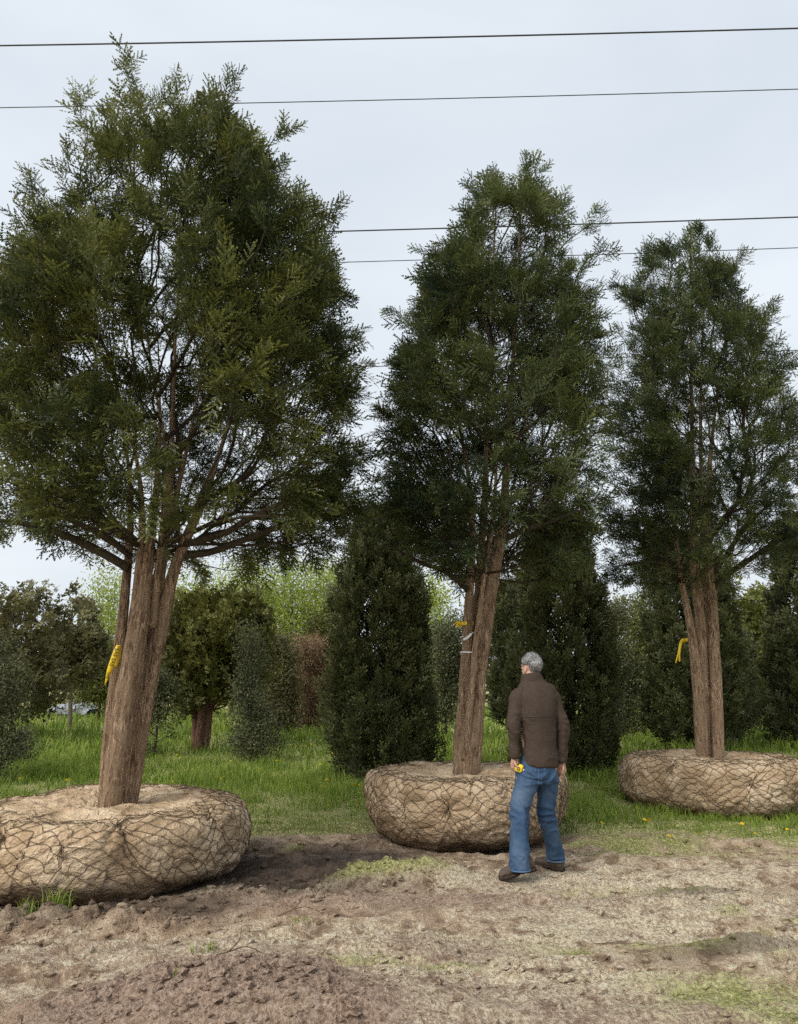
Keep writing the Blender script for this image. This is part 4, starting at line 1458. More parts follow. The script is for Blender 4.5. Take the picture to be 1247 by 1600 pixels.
# ------------------------------------------------------------------ grass
def blades(x, y, h, w, lean, seed, rnd):
    r_ = np.random.default_rng(seed)
    n = len(x)
    z = ground(x, y) - 0.01
    a = r_.uniform(0, 2 * math.pi, n)
    b = r_.uniform(0, 2 * math.pi, n)
    S = np.stack([np.cos(a), np.sin(a), 0 * a], -1)
    Ld = np.stack([np.cos(b), np.sin(b), 0 * b], -1)
    B = np.stack([x, y, z], -1)
    up = np.array([0, 0, 1.0])
    m = B + up * (h * 0.55)[:, None] + Ld * (lean * h * 0.22)[:, None]
    t = B + up * (h * (1 - 0.35 * lean))[:, None] + Ld * (lean * h * 0.8)[:, None]
    V = np.stack([B - S * w[:, None] / 2, B + S * w[:, None] / 2, m - S * w[:, None] * .38, m + S * w[:, None] * .38, t], 1)
    i = np.arange(n)[:, None] * 5
    F4 = i + np.array([[0, 1, 3, 2]])
    F3 = i + np.array([[2, 3, 4]])
    A = np.zeros((n, 5, 3))
    A[:, :, 0] = rnd[:, None]
    A[:, :, 1] = np.array([0, 0, .5, .5, 1.0])[None]
    return V.reshape(-1, 3), F4, F3, A.reshape(-1, 3)


def clear_of(x, y):
    k = np.ones(len(x), bool)
    for bx, by, br in ((X1, D1, 1.16), (X2, D2, 0.92), (X3, D3, 1.06)):
        k &= (x - bx) ** 2 + (y - by) ** 2 > br ** 2
    return k


ac = Acc()
for (y0, y1, n, hm, wd, sd) in ((8.0, 11.5, 52000, 0.115, 0.0075, 1), (11.5, 16, 36000, 0.17, 0.012, 2), (16, 24, 26000, 0.22, 0.025, 3), (24, 45, 16000, 0.26, 0.055, 4)):
    r_ = np.random.default_rng(sd)
    y = r_.uniform(y0, y1, n * 2)
    x = r_.uniform(-1, 1, n * 2) * (y * 0.62 + 1.5)
    tuft = n2(x * 1.3, y * 1.3, 3, 60)
    fine = n2(x * 6, y * 6, 2, 61)
    e = y - edge_y(x) + 0.35 * n2(x * 2.3, y * 3.1, 4, 81)
    keep = (e > 0.0 + 0.35 * r_.random(n * 2)) & clear_of(x, y) & (r_.random(n * 2) < 0.55 + 0.6 * tuft + 0.4 * fine)
    x, y, tuft, fine = x[keep][:n], y[keep][:n], tuft[keep][:n], fine[keep][:n]
    m = len(x)
    h = hm * (0.55 + 0.8 * r_.random(m)) * (1 + 1.3 * np.clip(tuft, -0.4, 1) + 0.6 * fine)
    h = np.clip(h, 0.03, 0.5) * (0.45 + 0.55 * sstep(0, 1.3, y - edge_y(x)))
    rnd = np.clip(0.5 + 0.55 * n2(x * 0.9, y * 0.9, 3, 62) + 0.30 * r_.normal(0, 1, m), 0, 1)
    V, F4, F3, A = blades(x, y, h, wd * r_.uniform(.7, 1.3, m), r_.uniform(0.1, 1.0, m), sd + 10, rnd)
    ac.add(V, [F4, F3], A)
gr = ac.part('grass', M_GRASS, None, True, attr='leaf')
tag(gr, 'lush green grass of the nursery field behind the bare soil', 'grass', kind='stuff')

# thin weeds and moss shoots on the bare soil
ac = Acc()
r_ = np.random.default_rng(9)
n = 60000
y = r_.uniform(3.6, 8.4, n)
x = r_.uniform(-1, 1, n) * (y * 0.62 + .5)
zn = ground_zones(x, y)
keep = (r_.random(n) < (zn[:, 1] - 0.25) * 0.9) & clear_of(x, y) & (zn[:, 0] < 0.5)
x, y = x[keep][:16000], y[keep][:16000]
m = len(x)
V, F4, F3, A = blades(x, y, r_.uniform(.008, .035, m), r_.uniform(.004, .008, m), r_.uniform(.3, 1.2, m), 5, r_.random(m))
ac.add(V, [F4, F3], A)
wd = ac.part('sparse_weeds', M_GRASS, None, True, attr='leaf')
tag(wd, 'sparse low weeds sprouting on the trampled soil', 'weeds', kind='stuff')


def tuft(px, py, n, h, spread, label):
    p = at_z(px, py, 0.02)
    r_ = np.random.default_rng(int(px))
    x = p[0] + r_.normal(0, spread, n)
    y = p[1] + r_.normal(0, spread * 0.6, n)
    V, F4, F3, A = blades(x, y, h * r_.uniform(.5, 1.2, n), np.full(n, .007), r_.uniform(.2, 1.1, n), int(px) + 3, r_.uniform(.4, 1, n))
    c = np.array([p[0], p[1], gz(p[0], p[1])])
    o = link('grass_tuft', mesh_data('grass_tuft', V - c, [F4, F3], M_GRASS, True, {'leaf': A}), None, c)
    tag(o, label, 'grass tuft', 'stray grass tufts on the soil', 'stuff')


tuft(90, 1428, 60, 0.20, 0.05, 'grass tuft growing against the front of the largest root ball')
tuft(45, 1436, 26, 0.11, 0.05, 'thin low grass tuft under the largest root ball')
tuft(325, 1500, 22, 0.08, 0.04, 'grass tuft at the shoulder of the loose soil heap')
tuft(474, 1441, 50, 0.04, 0.05, 'tiny bright green patch alone on bare soil')
tuft(462, 1330, 45, 0.08, 0.08, 'grass patch on dark mud between the two nearest root balls')
tuft(275, 1590, 14, 0.04, 0.03, 'short sprout on the near slope of the soil heap')

# ------------------------------------------------------------------ dandelions
M_DAND = plain_mat('dandelion petals', (0.85, 0.60, 0.02), 0.6, 0.2, 0.08)
M_DSTEM = plain_mat('flower stalk', (0.16, 0.24, 0.05), 0.6)
fa = Acc()
for ring, (rr_, hh_, k) in enumerate(((0.024, 0.0, 14), (0.018, 0.006, 11), (0.010, 0.011, 8))):
    for j in range(k):
        a = 2 * math.pi * (j + 0.5 * ring) / k
        c, s_ = math.cos(a), math.sin(a)
        d = np.array([c, s_, 0]); e = np.array([-s_, c, 0])
        fa.add([np.array([0, 0, hh_]), d * rr_ * .6 + e * .0045 + [0, 0, hh_ + .004], d * rr_ + [0, 0, hh_ + .002], d * rr_ * .6 - e * .0045 + [0, 0, hh_ + .004]], np.array([[0, 1, 2, 3]]))
fV, fF = fa.get()
flower_me = mesh_data('flower_head', fV, fF, M_DAND, False)
sV, sF = tube([[0, 0, -0.22], [0.004, 0.003, -.1], [0, 0, 0]], [.003, .0028, .004], 5)
stalk_me = mesh_data('stalk', sV, sF, M_DSTEM)
spots = [(455, 1163), (462, 1166), (470, 1164), (478, 1167), (486, 1165), (492, 1168), (474, 1160), (449, 1160), (432, 1193), (438, 1196), (276, 1185), (281, 1187), (265, 1184), (212, 1215),
         (77, 1155), (80, 1158), (104, 1222), (108, 1226), (64, 1196), (140, 1152), (296, 1238), (270, 1224), (248, 1236), (345, 1222), (510, 1222), (503, 1232), (553, 1229), (561, 1229), (420, 1253),
         (430, 1250), (885, 1276), (1007, 1282), (1015, 1281), (1013, 1276), (1092, 1298), (1230, 1296), (1160, 1293), (1045, 1300), (940, 1290), (385, 1262), (600, 1120), (500, 1200), (520, 1180),
         (360, 1195), (300, 1205), (405, 1210), (150, 1200), (30, 1225), (1180, 1300), (995, 1262)]
r_ = np.random.default_rng(12)
for i, (px, py) in enumerate(spots):
    p = at_z(px, py, 0.17)
    if not clear_of(np.array([p[0]]), np.array([p[1]]))[0]:
        continue
    g = gz(p[0], p[1])
    o = thing('dandelion', (p[0], p[1], g), 'small yellow dandelion flower in the grass', 'dandelion', 'dandelions in the grass')
    hgt = r_.uniform(0.14, 0.2)
    sc = r_.uniform(0.7, 1.1)
    h = link('flower_head', flower_me, o, (0, 0, hgt))
    h.scale = (sc,) * 3
    h.rotation_euler = (r_.uniform(0.1, 0.7), r_.uniform(-.4, .4), r_.uniform(0, 6))
    link('stalk', stalk_me, o, (0, 0, hgt))

# ------------------------------------------------------------------ soil clods
rC = np.random.default_rng(14)
ico = []

bm = bmesh.new()
bmesh.ops.create_icosphere(bm, subdivisions=1, radius=1)
iv = np.array([v.co[:] for v in bm.verts]); jf = np.array([[v.index for v in f.verts] for f in bm.faces])
bm.free()
n = 24000
y = 3.5 + 4.8 * rC.random(n) ** 1.3
x = rC.uniform(-1, 1, n) * (y * 0.62 + .6)
prob = 0.10 + 0.5 * sstep(0.05, 0.4, n2(x * 0.9, y * 1.8, 3, 91))
prob = np.maximum(prob, np.exp(-((y - 5.30 - 0.1 * (x + 2.4)) / 0.25) ** 2) * (x < -1.4))
prob = np.maximum(prob, np.exp(-(((x + 1.2) / 1.5) ** 4 + ((y - 6.0 - 0.2 * (x + 1.2)) / 0.4) ** 2)))
prob = np.maximum(prob, 0.8 * np.exp(-(((x + 0.78) / 0.80) ** 2 + ((y - 3.95) / 0.5) ** 2)))
prob = np.maximum(prob, 0.7 * np.exp(-(((x - 0.1) / 0.5) ** 2 + ((y - 4.65) / 0.12) ** 2)))
keep = (rC.random(n) < prob) & clear_of(x, y)
x, y = x[keep][:8500], y[keep][:8500]
n = len(x)
sz = 0.005 + 0.026 * rC.random(n) ** 4.0
W = iv[None] * (1 + 0.35 * rC.normal(0, 1, (n, len(iv), 1)).clip(-1.2, 1.2)) * sz[:, None, None] * np.stack([rC.uniform(.8, 1.5, n), rC.uniform(.8, 1.4, n), rC.uniform(.45, .9, n)], -1)[:, None, :]
W = W + np.stack([x, y, ground(x, y) + sz * 0.25], -1)[:, None, :]
zc = np.repeat(ground_zones(x, y), len(iv), axis=0)
cl = part('soil_clods', W.reshape(-1, 3), [(jf[None] + (np.arange(n) * len(iv))[:, None, None]).reshape(-1, 3)], M_SOIL, None, False, {'zone': zc})
tag(cl, 'loose crumbs and clods of soil on the churned ground', 'clods', kind='stuff')
# dry roots and twigs lying on the soil
M_STICK = plain_mat('dry twig', (0.13, 0.085, 0.055), 0.9)
for (px, py, L, an, lab) in ((372, 1512, .34, 0.5, 'bent dry twig sticking out of the soil heap crest'), (470, 1418, .3, 0.15, 'thin straight twig lying on the dark mud')):
    p = at_z(px, py, 0.08)
    g = gz(p[0], p[1])
    d = np.array([math.cos(an), math.sin(an), 0])
    q = np.array([p[0], p[1], g + 0.006])
    P = [q - d * L / 2, q - d * L / 6 + [0, 0, .03], q + d * L / 6 + np.array([-d[1], d[0], 0]) * .03 + [0, 0, .045], q + d * L / 2 + [0, 0, .01]]
    P = [np.array([a[0], a[1], gz(a[0], a[1]) + 0.004 + (a[2] - q[2])]) for a in P]
    V, F = tube(catmull(P, 5), np.linspace(.0045, .0015, 16), 5)
    V2, F2 = tube(catmull([P[1], P[1] + np.array([.05, .03, .05]), P[1] + np.array([.06, .02, .11])], 4), np.linspace(.004, .0015, 9), 4)
    a_ = Acc(); a_.add(V - q, F); a_.add(V2 - q, F2)
    V, F = a_.get()
    o = link('twig', mesh_data('twig', V, F, M_STICK), None, q)
    tag(o, lab, 'twig')

# ------------------------------------------------------------------ overhead wires
for i, (yl, yr, H, rad, lab) in enumerate(((72, 45, 17.5, 0.020, 'topmost thick cable crossing the sky'),
                                           (169, 140, 16.0, 0.012, 'second cable from the top, passing behind the largest crown'),
                                           (375, 340, 12.6, 0.017, 'third cable from the top, grazing the farthest crown tip'),
                                           (424, 388, 11.8, 0.010, 'fourth cable from the top, just under the third'),
                                           (592, 548, 9.2, 0.010, 'lowest cable, behind the crowns'))):
    a, b = at_z(0, yl, H), at_z(1247, yr, H)
    u = np.linspace(-2.2, 3.2, 60)[:, None]
    P = a + (b - a) * u
    span = (u - 0.5) / 2.7
    P[:, 2] += 1.1 * (span[:, 0] ** 2) - 1.1 * 0.02
    c = P[30].copy()
    V, F = tube(P - c, rad, 6)
    o = link('overhead_cable', mesh_data('overhead_cable', V, F, M_WIRE), None, c)
    tag(o, lab, 'cable', 'overhead cables')

# ------------------------------------------------------------------ ribbons and tags on the stems
def strip(P, W, wdir, thick=0.0006, twist=None):
    """thin band along P, W wide, in direction wdir"""
    P = catmull(P, 6)
    n = len(P)
    wd_ = np.tile(np.asarray(wdir, float), (n, 1))
    T = np.gradient(P, axis=0)
    T /= np.linalg.norm(T, axis=1)[:, None]
    wd_ = wd_ - T * (wd_ * T).sum(1)[:, None]
    wd_ /= np.linalg.norm(wd_, axis=1)[:, None]
    nn = np.cross(T, wd_)
    W = np.interp(np.linspace(0, 1, n), np.linspace(0, 1, len(W)), W)[:, None] / 2
    V = np.stack([P - wd_ * W - nn * thick, P + wd_ * W - nn * thick, P + wd_ * W + nn * thick, P - wd_ * W + nn * thick], 1).reshape(-1, 3)
    F = grid_faces(n, 4, True)
    caps = np.array([[0, 3, 2, 1], [(n - 1) * 4, (n - 1) * 4 + 1, (n - 1) * 4 + 2, (n - 1) * 4 + 3]])
    return V, [np.concatenate([F, caps])], P, wd_, nn


def loop_band(c, rx, ry, w, tilt=0.0):
    a = np.linspace(0, 2 * math.pi, 25)
    P = np.stack([c[0] + rx * np.cos(a), c[1] + ry * np.sin(a), c[2] + tilt * np.cos(a)], -1)
    V = np.stack([P - [0, 0, w / 2], P + [0, 0, w / 2]], 1).reshape(-1, 3)
    Q = V.reshape(-1, 2, 3).copy()
    ctr = np.array([c[0], c[1], 0])
    o = (Q - ctr) * np.array([1, 1, 0])
    Q2 = Q + o / (np.linalg.norm(o, axis=-1)[..., None] + 1e-9) * 0.003
    A = np.stack([Q[:, 0], Q[:, 1], Q2[:, 1], Q2[:, 0]], 1).reshape(-1, 3)
    return A, [grid_faces(25, 4, True)]


def letters(txt, size, origin, xdir, ydir, parent, mat, extrude=0.0006):
    cu = bpy.data.curves.new('lettering', 'FONT')
    cu.body = txt
    cu.size = size
    cu.align_x = 'CENTER'
    cu.align_y = 'CENTER'
    cu.extrude = extrude
    ob = bpy.data.objects.new('lettering_tmp', cu)
    col.objects.link(ob)
    me = bpy.data.meshes.new_from_object(ob.evaluated_get(bpy.context.evaluated_depsgraph_get()))
    bpy.data.objects.remove(ob)
    xd, yd = Vector(xdir).normalized(), Vector(ydir).normalized()
    M = Matrix((xd, yd, xd.cross(yd))).transposed().to_4x4()
    M.translation = Vector(origin) - parent.location
    me.transform(M)
    me.materials.clear()
    me.materials.append(mat)
    o = bpy.data.objects.new('lettering', me)
    col.objects.link(o)
    o.parent = parent
    return o


Yr = D1 - 0.16
a_, b_ = at(184, 1008, Yr), at(164, 1070, Yr)
rt = thing('ribbon', a_, 'long yellow printed tag hanging from the largest leaning trunk', 'ribbon', 'yellow marker ribbons')
mid_ = at(173, 1042, Yr - 0.015)
V, F, P, wd_, nn = strip([a_, at(180, 1022, Yr - .01), mid_, b_], [0.022, 0.048, 0.050, 0.046, 0.006], (1, 0.2, 0.35))
part('tape', V, F, M_YELLOW, rt)
V, F, *_ = strip([a_ + [0.01, 0, 0], at(185, 1022, Yr + .02), at(181, 1042, Yr + .02)], [0.03, 0.045, 0.03], (1, 0.2, 0.1))
part('tape', V, F, M_YELLOW, rt)
cst = at(192, 1006, D1 - 0.02)
V, F = loop_band(at(206, 1006, D1), 0.118, 0.20, 0.022, 0.02)
for f in (0.30, 0.58, 0.86):
    i = int(f * (len(P) - 1))
    t = P[min(i + 1, len(P) - 1)] - P[i - 1]
    wv = wd_[i] if wd_[i][0] > 0 else -wd_[i]
    n_ = np.cross(t / np.linalg.norm(t), wv)
    if n_[1] > 0:
        n_ = -n_
    letters('SAS', 0.046 if f < 0.8 else 0.036, P[i] + n_ * 0.0035, t, np.cross(n_, t / np.linalg.norm(t)), rt, M_INK)

p0 = at(728.5, 975, D2 - 0.01)
rt = thing('ribbon', p0, 'yellow tape knotted round the thin stem of the middle yew', 'ribbon', 'yellow marker ribbons')
V, F = loop_band(p0, 0.080, 0.085, 0.040)
part('tape', V, F, M_YELLOW, rt)
q0 = at(720, 976, D2 - 0.04)
for k, (dx, dz) in enumerate(((-.075, .0), (-.055, -.035), (-.03, -.055), (-.05, .025), (-.015, -.045))):
    V, F, *_ = strip([q0 + [.01, 0, 0], q0 + np.array([dx * .5, -.02 * (k % 2), dz * .3 + .02]), q0 + np.array([dx, -.01 * k, dz])], [0.018, 0.028, 0.02], (0.2, 0.3 * (k - 2), 1))
    part('tail', V, F, M_YELLOW, rt)
for k, ch_ in enumerate(('A', 'R', 'O')):
    letters(ch_, 0.032, p0 + np.array([-.02 + .034 * k, -.0905 + 0.010 * abs(k - 0.6), 0]), (1, 0.1 * (k - .6) * 2, 0), (0, 0, 1), rt, M_INK)
pt = at(731, 996, D2 - 0.10)
tg = thing('plastic_tag', pt, 'tilted white strip tag on the thin stem, under the knotted yellow tape', 'tag')
V, F, *_ = strip([at(724, 1000, D2 - .11), pt, at(737, 990, D2 - .09)], [0.026, 0.028, 0.026], (-0.5, 0, 1))
part('strip', V, F, M_WHITE, tg)
V, F = loop_band(at(730, 992, D2), 0.082, 0.085, 0.010, 0.03)
part('tie', V, F, M_WHITE, tg)
pt = at(734, 1020, D2)
tg = thing('plastic_tie', pt, 'thin white band strapped round two stems of the middle yew', 'band')
V, F = loop_band(pt, 0.105, 0.135, 0.016, -0.004)
part('band', V, F, M_WHITE, tg)

p0 = at(1078, 998, D3 - 0.02)
rt = thing('ribbon', p0, 'short yellow ribbon with forked tails on the farthest yew', 'ribbon', 'yellow marker ribbons')
V, F = loop_band(p0, 0.082, 0.09, 0.035, 0.03)
part('tape', V, F, M_YELLOW, rt)
q0 = at(1070, 1001, D3 - 0.09)
for k, pts in enumerate(([(1072, 1000), (1064, 1003), (1061, 1018), (1056, 1036)], [(1071, 999), (1065, 1004), (1062, 1018), (1062, 1034)], [(1072, 998), (1067, 999), (1063, 1004)])):
    V, F, *_ = strip([at(x, y, D3 - .10 - .012 * k) for x, y in pts], [0.03, 0.035, 0.035, 0.02], (1, 0.3, 0.1 * k))
    part('tail', V, F, M_YELLOW, rt)

# ------------------------------------------------------------------ the man
M_SKIN = plain_mat('skin', (0.50, 0.29, 0.21), 0.55, 0.35, 0.08, 40, 0.1)
M_FLEECE = plain_mat('brown fleece', (0.068, 0.050, 0.039), 0.95, 0.08, 0.14, 90, 0.5)
M_SEAM = plain_mat('seam', (0.085, 0.063, 0.050), 0.9, 0.1)
M_SOLE = plain_mat('boot sole', (0.05, 0.037, 0.028), 0.9, 0.1, 0.2, 40, 0.3)
M_BOOT = plain_mat('boot leather', (0.105, 0.078, 0.060), 0.85, 0.2, 0.2, 40, 0.4)
M_EYE = plain_mat('eye', (0.6, 0.58, 0.55), 0.2, 0.5, 0.02)
M_BLACKP = plain_mat('black rubber', (0.02, 0.02, 0.02), 0.6)


def jeans_mat():
    t = NT('blue denim')
    v = t.coords()
    a = t.noise(v, 3.0, 3, 0.5)
    b = t.noise(t.coords((90, 90, 12)), 2.0, 3, 0.6)
    c = t.ramp(a, [(0.36, (0.034, 0.064, 0.118)), (0.5, (0.052, 0.092, 0.158)), (0.64, (0.098, 0.145, 0.215))])
    c = t.mix(t.ramp(b, [(0.42, (0.4, 0.4, 0.4)), (0.58, (0, 0, 0))]), c, (0.025, 0.058, 0.125))
    return t.done(t.bsdf(c, 0.85, t.bump(b, 0.25, 0.003), 0.15))


def hair_mat():
    t = NT('grey hair')
    b = t.noise(t.coords((60, 60, 14)), 3.0, 4, 0.6)
    a = t.noise(t.coords(), 16.0, 3, 0.6)
    c = t.ramp(b, [(0.36, (0.06, 0.057, 0.055)), (0.5, (0.25, 0.245, 0.24)), (0.62, (0.55, 0.55, 0.55))])
    c = t.mix(t.ramp(a, [(0.40, (0.7, 0.7, 0.7)), (0.56, (0, 0, 0))]), c, (0.05, 0.047, 0.045))
    return t.done(t.bsdf(c, 0.6, t.bump(b, 0.8, 0.006), 0.3))


M_JEANS, M_HAIR = jeans_mat(), hair_mat()
YM = 6.5


def J(px, py, dy=0.0):
    return at(px, py, YM + dy)


def loft(P, RX, RY, yaw=0.0, k=20, sub=4):
    """closed tube with elliptical rings; RX across, RY front to back"""
    A_ = np.concatenate([np.asarray(P, float), np.asarray(RX, float)[:, None], np.asarray(RY, float)[:, None]], 1)
    Q = catmull(A_, sub)
    p, rx, ry = Q[:, :3], Q[:, 3], Q[:, 4]
    T = np.gradient(p, axis=0)
    T /= np.linalg.norm(T, axis=1)[:, None]
    lat = np.array([math.cos(yaw), math.sin(yaw), 0])
    X = lat[None] - T * (T @ lat)[:, None]
    X /= np.linalg.norm(X, axis=1)[:, None]
    Yv = np.cross(T, X)
    th = np.arange(k) * 2 * math.pi / k
    V = p[:, None] + X[:, None] * (np.cos(th)[None, :, None] * rx[:, None, None]) + Yv[:, None] * (np.sin(th)[None, :, None] * ry[:, None, None])
    n = len(p)
    V = np.concatenate([V.reshape(-1, 3), p[:1], p[-1:]])
    j = np.arange(k)
    caps = np.concatenate([np.stack([np.full(k, n * k), (j + 1) % k, j], 1), np.stack([np.full(k, n * k + 1), (n - 1) * k + j, (n - 1) * k + (j + 1) % k], 1)])
    return V, [grid_faces(n, k, True), caps]


def blob(c, r, ax=None, k=14):
    th = np.linspace(0.0001, math.pi - 0.0001, 10)
    P = np.stack([np.zeros(10), np.zeros(10), -np.cos(th)], -1)
    V, F = [], []
    ph = np.arange(k) * 2 * math.pi / k
    V = np.stack([np.outer(np.sin(th), np.cos(ph)), np.outer(np.sin(th), np.sin(ph)), np.outer(-np.cos(th), np.ones(k))], -1).reshape(-1, 3) * np.asarray(r)
    if ax is not None:
        V = V @ np.asarray(ax)
    return V + np.asarray(c), [grid_faces(10, k, True)]


def fuse(acc, voxel, smooth_it=4, fac=0.5):
    """one continuous skin over the overlapping pieces"""
    V, F = acc.get()
    me = mesh_data('fuse', V, F, M_SKIN)
    o = bpy.data.objects.new('fuse', me)
    col.objects.link(o)
    m = o.modifiers.new('r', 'REMESH')
    m.mode = 'VOXEL'
    m.voxel_size = voxel
    m.use_smooth_shade = True
    m2 = o.modifiers.new('s', 'SMOOTH')
    m2.factor = fac
    m2.iterations = smooth_it
    dg = bpy.context.evaluated_depsgraph_get()
    out = bpy.data.meshes.new_from_object(o.evaluated_get(dg))
    bpy.data.objects.remove(o)
    n = len(out.vertices)
    V = np.zeros(n * 3); out.vertices.foreach_get('co', V)
    N = np.zeros(n * 3); out.vertices.foreach_get('normal', N)
    F4 = np.array([p.vertices[:] for p in out.polygons if len(p.vertices) == 4])
    F3 = np.array([p.vertices[:] for p in out.polygons if len(p.vertices) == 3])
    return V.reshape(-1, 3), N.reshape(-1, 3), [f for f in (F4, F3) if len(f)]


TY = math.radians(14)                                 # torso turned a little to the man's left
FWD = np.array([-math.sin(TY), math.cos(TY), 0])
LAT = np.array([math.cos(TY), math.sin(TY), 0])
UPV = np.array([0, 0, 1.0])
man_base = np.array([1.22, 6.58, 0.0])
man = thing('person', man_base, 'man seen from behind in brown fleece and blue jeans, hand on hip pocket', 'person')

shL, elL, wrL = J(808, 1087, -.02), J(802.5, 1132, -.08), J(804, 1183, -.06)
shR, elR, wrR = J(862, 1089, .05), J(879.5, 1136, .03), J(878, 1190, .05)
hpL, knL, anL = J(823, 1213, -.02), J(812, 1268, -.07), J(812, 1352, -.14)
hpR, knR, anR = J(855, 1213, .04), J(854, 1268, .10), J(868, 1340, .26)
neck, head = J(831, 1062, .01), J(829.5, 1045, .035)
anL[2] = max(anL[2], 0.13)
anR[2] = 0.10

HY = math.radians(32)                                 # head turned further to the left
HF = np.array([-math.sin(HY), math.cos(HY), 0.03])
HF /= np.linalg.norm(HF)
HL = np.cross(HF, UPV)
HL /= np.linalg.norm(HL)
HU = np.cross(HL, HF)
HAX = np.stack([HL, HF, HU])


def hp(l, f, u):
    return head + HL * l + HF * f + HU * u


def hand(acc, w, d, palm_n, thumb_dir, curl, L=0.185, spread=0.012):
    """palm, four bent fingers of unequal length and a thumb from the side of the palm"""
    d = d / np.linalg.norm(d)
    s = np.cross(d, palm_n)
    s /= np.linalg.norm(s)
    n = np.cross(s, d)
    if np.dot(s, thumb_dir) < 0:
        s = -s
    pl = 0.095
    acc.add(*loft([w - d * .03, w + d * .02, w + d * .06, w + d * pl], [.026, .032, .040, .038], [.020, .017, .015, .012], 0, 12))
    for q, (o, fl) in enumerate(((.028, .072), (.0095, .080), (-.0095, .075), (-.028, .058))):
        b = w + d * (pl - .008) + s * o
        P = [b]
        ang = 0.25
        dd = d + s * o * 1.5
        for seg in (0.45, 0.32, 0.23):
            ang += curl
            dv = dd * math.cos(ang) + n * math.sin(ang)
            P.append(P[-1] + dv / np.linalg.norm(dv) * fl * seg)
        acc.add(*tube(catmull(P, 3), np.linspace(.0092, .0068, 10), 8))
    b = w + d * .028 + s * .030
    acc.add(*tube(catmull([b - s * .012, b + s * .016 + d * .022 + n * .008, b + s * .018 + d * .048 + n * .018, b + s * .012 + d * .066 + n * .026], 3), np.linspace(.0115, .0078, 10), 8))


# body: one continuous surface
acc = Acc()
acc.add(*blob(hp(0, -.008, .035), (.074, .094, .090), HAX))
acc.add(*blob(hp(0, .020, -.045), (.058, .066, .075), HAX))
acc.add(*blob(hp(0, .060, -.088), (.026, .022, .020), HAX))            # chin
acc.add(*blob(hp(0, .092, -.022), (.014, .022, .024), HAX))            # nose
acc.add(*blob(hp(0, .086, .005), (.011, .014, .030), HAX))
acc.add(*blob(hp(0, .078, -.060), (.024, .012, .007), HAX))            # lips
acc.add(*blob(hp(0, .075, .028), (.050, .016, .010), HAX))             # brow
for s_ in (-1, 1):
    acc.add(*blob(hp(s_ * .077, -.008, -.012), (.010, .020, .032), HAX))   # ears
acc.add(*loft([neck - UPV * .03, neck + UPV * .03, hp(0, -.01, -.05)], [.066, .060, .058], [.066, .062, .060], TY))
acc.add(*loft([J(843, 1205, 0), J(842, 1165, 0), J(839, 1110, 0), J(836, 1082, .01), J(833, 1064, .01)], [.155, .145, .165, .16, .07], [.105, .095, .110, .100, .06], TY))
for a_, b_, c_ in ((shL, elL, wrL), (shR, elR, wrR)):
    acc.add(*loft([a_, (a_ + b_) / 2, b_, (b_ + c_) / 2, c_], [.056, .050, .042, .040, .029], [.056, .050, .042, .038, .024], TY, 14))
dL = np.array([0.05, 0.02, -1.0])
hand(acc, wrL, dL, np.array([0.85, -0.2, 0.1]), FWD * -1 + LAT * .2, 0.62)
hand(acc, wrR, np.array([-0.05, 0.06, -1.0]), -LAT, FWD * -0.5 - LAT, 0.36)
for a_, b_, c_ in ((hpL, knL, anL), (hpR, knR, anR)):
    acc.add(*loft([a_ + UPV * .05, (a_ + b_) / 2, b_, (b_ + c_) / 2, c_], [.080, .072, .052, .052, .036], [.085, .074, .054, .055, .040], TY, 14))
V, N, F = fuse(acc, 0.0068, 2)
body = part('body', V, F, M_SKIN, man)
for s_ in (-1, 1):
    V, F = blob(hp(s_ * .030, .072, .004), (.012, .010, .009), HAX, 10)
    part('eye', V, F, M_EYE, body)

# hair: a cropped cap that leaves face, ears and nape free
k, m = 64, 34
V = []
th = np.linspace(0, 1, m)
for i in range(m):
    for j in range(k):
        a = 2 * math.pi * j / k                       # 0 = man's right, pi/2 = forward
        fr = math.sin(a)
        low = 2.05 - 0.80 * max(0, fr) ** 0.7 if fr > 0 else 2.05 + 0.30 * (-fr)
        if abs(math.cos(a)) > 0.8 and fr > -0.4:
            low = min(low, 1.62)
        p_ = th[i] * low
        u_ = np.array([math.sin(p_) * math.cos(a), math.sin(p_) * math.sin(a), math.cos(p_)])
        V.append(u_)
U_ = np.array(V)
rn = 1.0 + 0.030 * fbm(U_ * np.array([9, 9, 5]), 3, 400) + 0.022 * fbm(U_ * 26, 2, 401)
edge = np.repeat(1 - 0.06 * (np.arange(m) > m - 3), k)
Vh = U_ * (np.array([.087, .108, .105]) * (rn * edge * np.repeat(1 - 0.07 * np.linspace(0, 1, m) ** 2, k))[:, None])
Vh[:, 2] += 0.004
hr = part('hair', Vh @ HAX + hp(0, -.012, .034), [grid_faces(m, k, True)], M_HAIR, man)
rh = np.random.default_rng(5)
pk = rh.integers(k * 3, len(Vh), 1500)
B0 = Vh[pk]
nrm_ = B0 / np.linalg.norm(B0, axis=1)[:, None]
dn = np.array([0, -0.35, -1.0]) + rh.normal(0, .35, (1500, 3))
dn -= nrm_ * (dn * nrm_).sum(1)[:, None]
dn /= np.linalg.norm(dn, axis=1)[:, None]
sd_ = np.cross(dn, nrm_)
Lh = rh.uniform(.012, .026, 1500)[:, None]
Vs = np.stack([B0 - sd_ * .0014 - nrm_ * .002, B0 + sd_ * .0014 - nrm_ * .002, B0 + dn * Lh + nrm_ * rh.uniform(.001, .008, 1500)[:, None]], 1).reshape(-1, 3)
part('hair_strands', Vs @ HAX + hp(0, -.012, .034), np.arange(4500).reshape(-1, 3), M_HAIR, hr, False, kind='stuff')


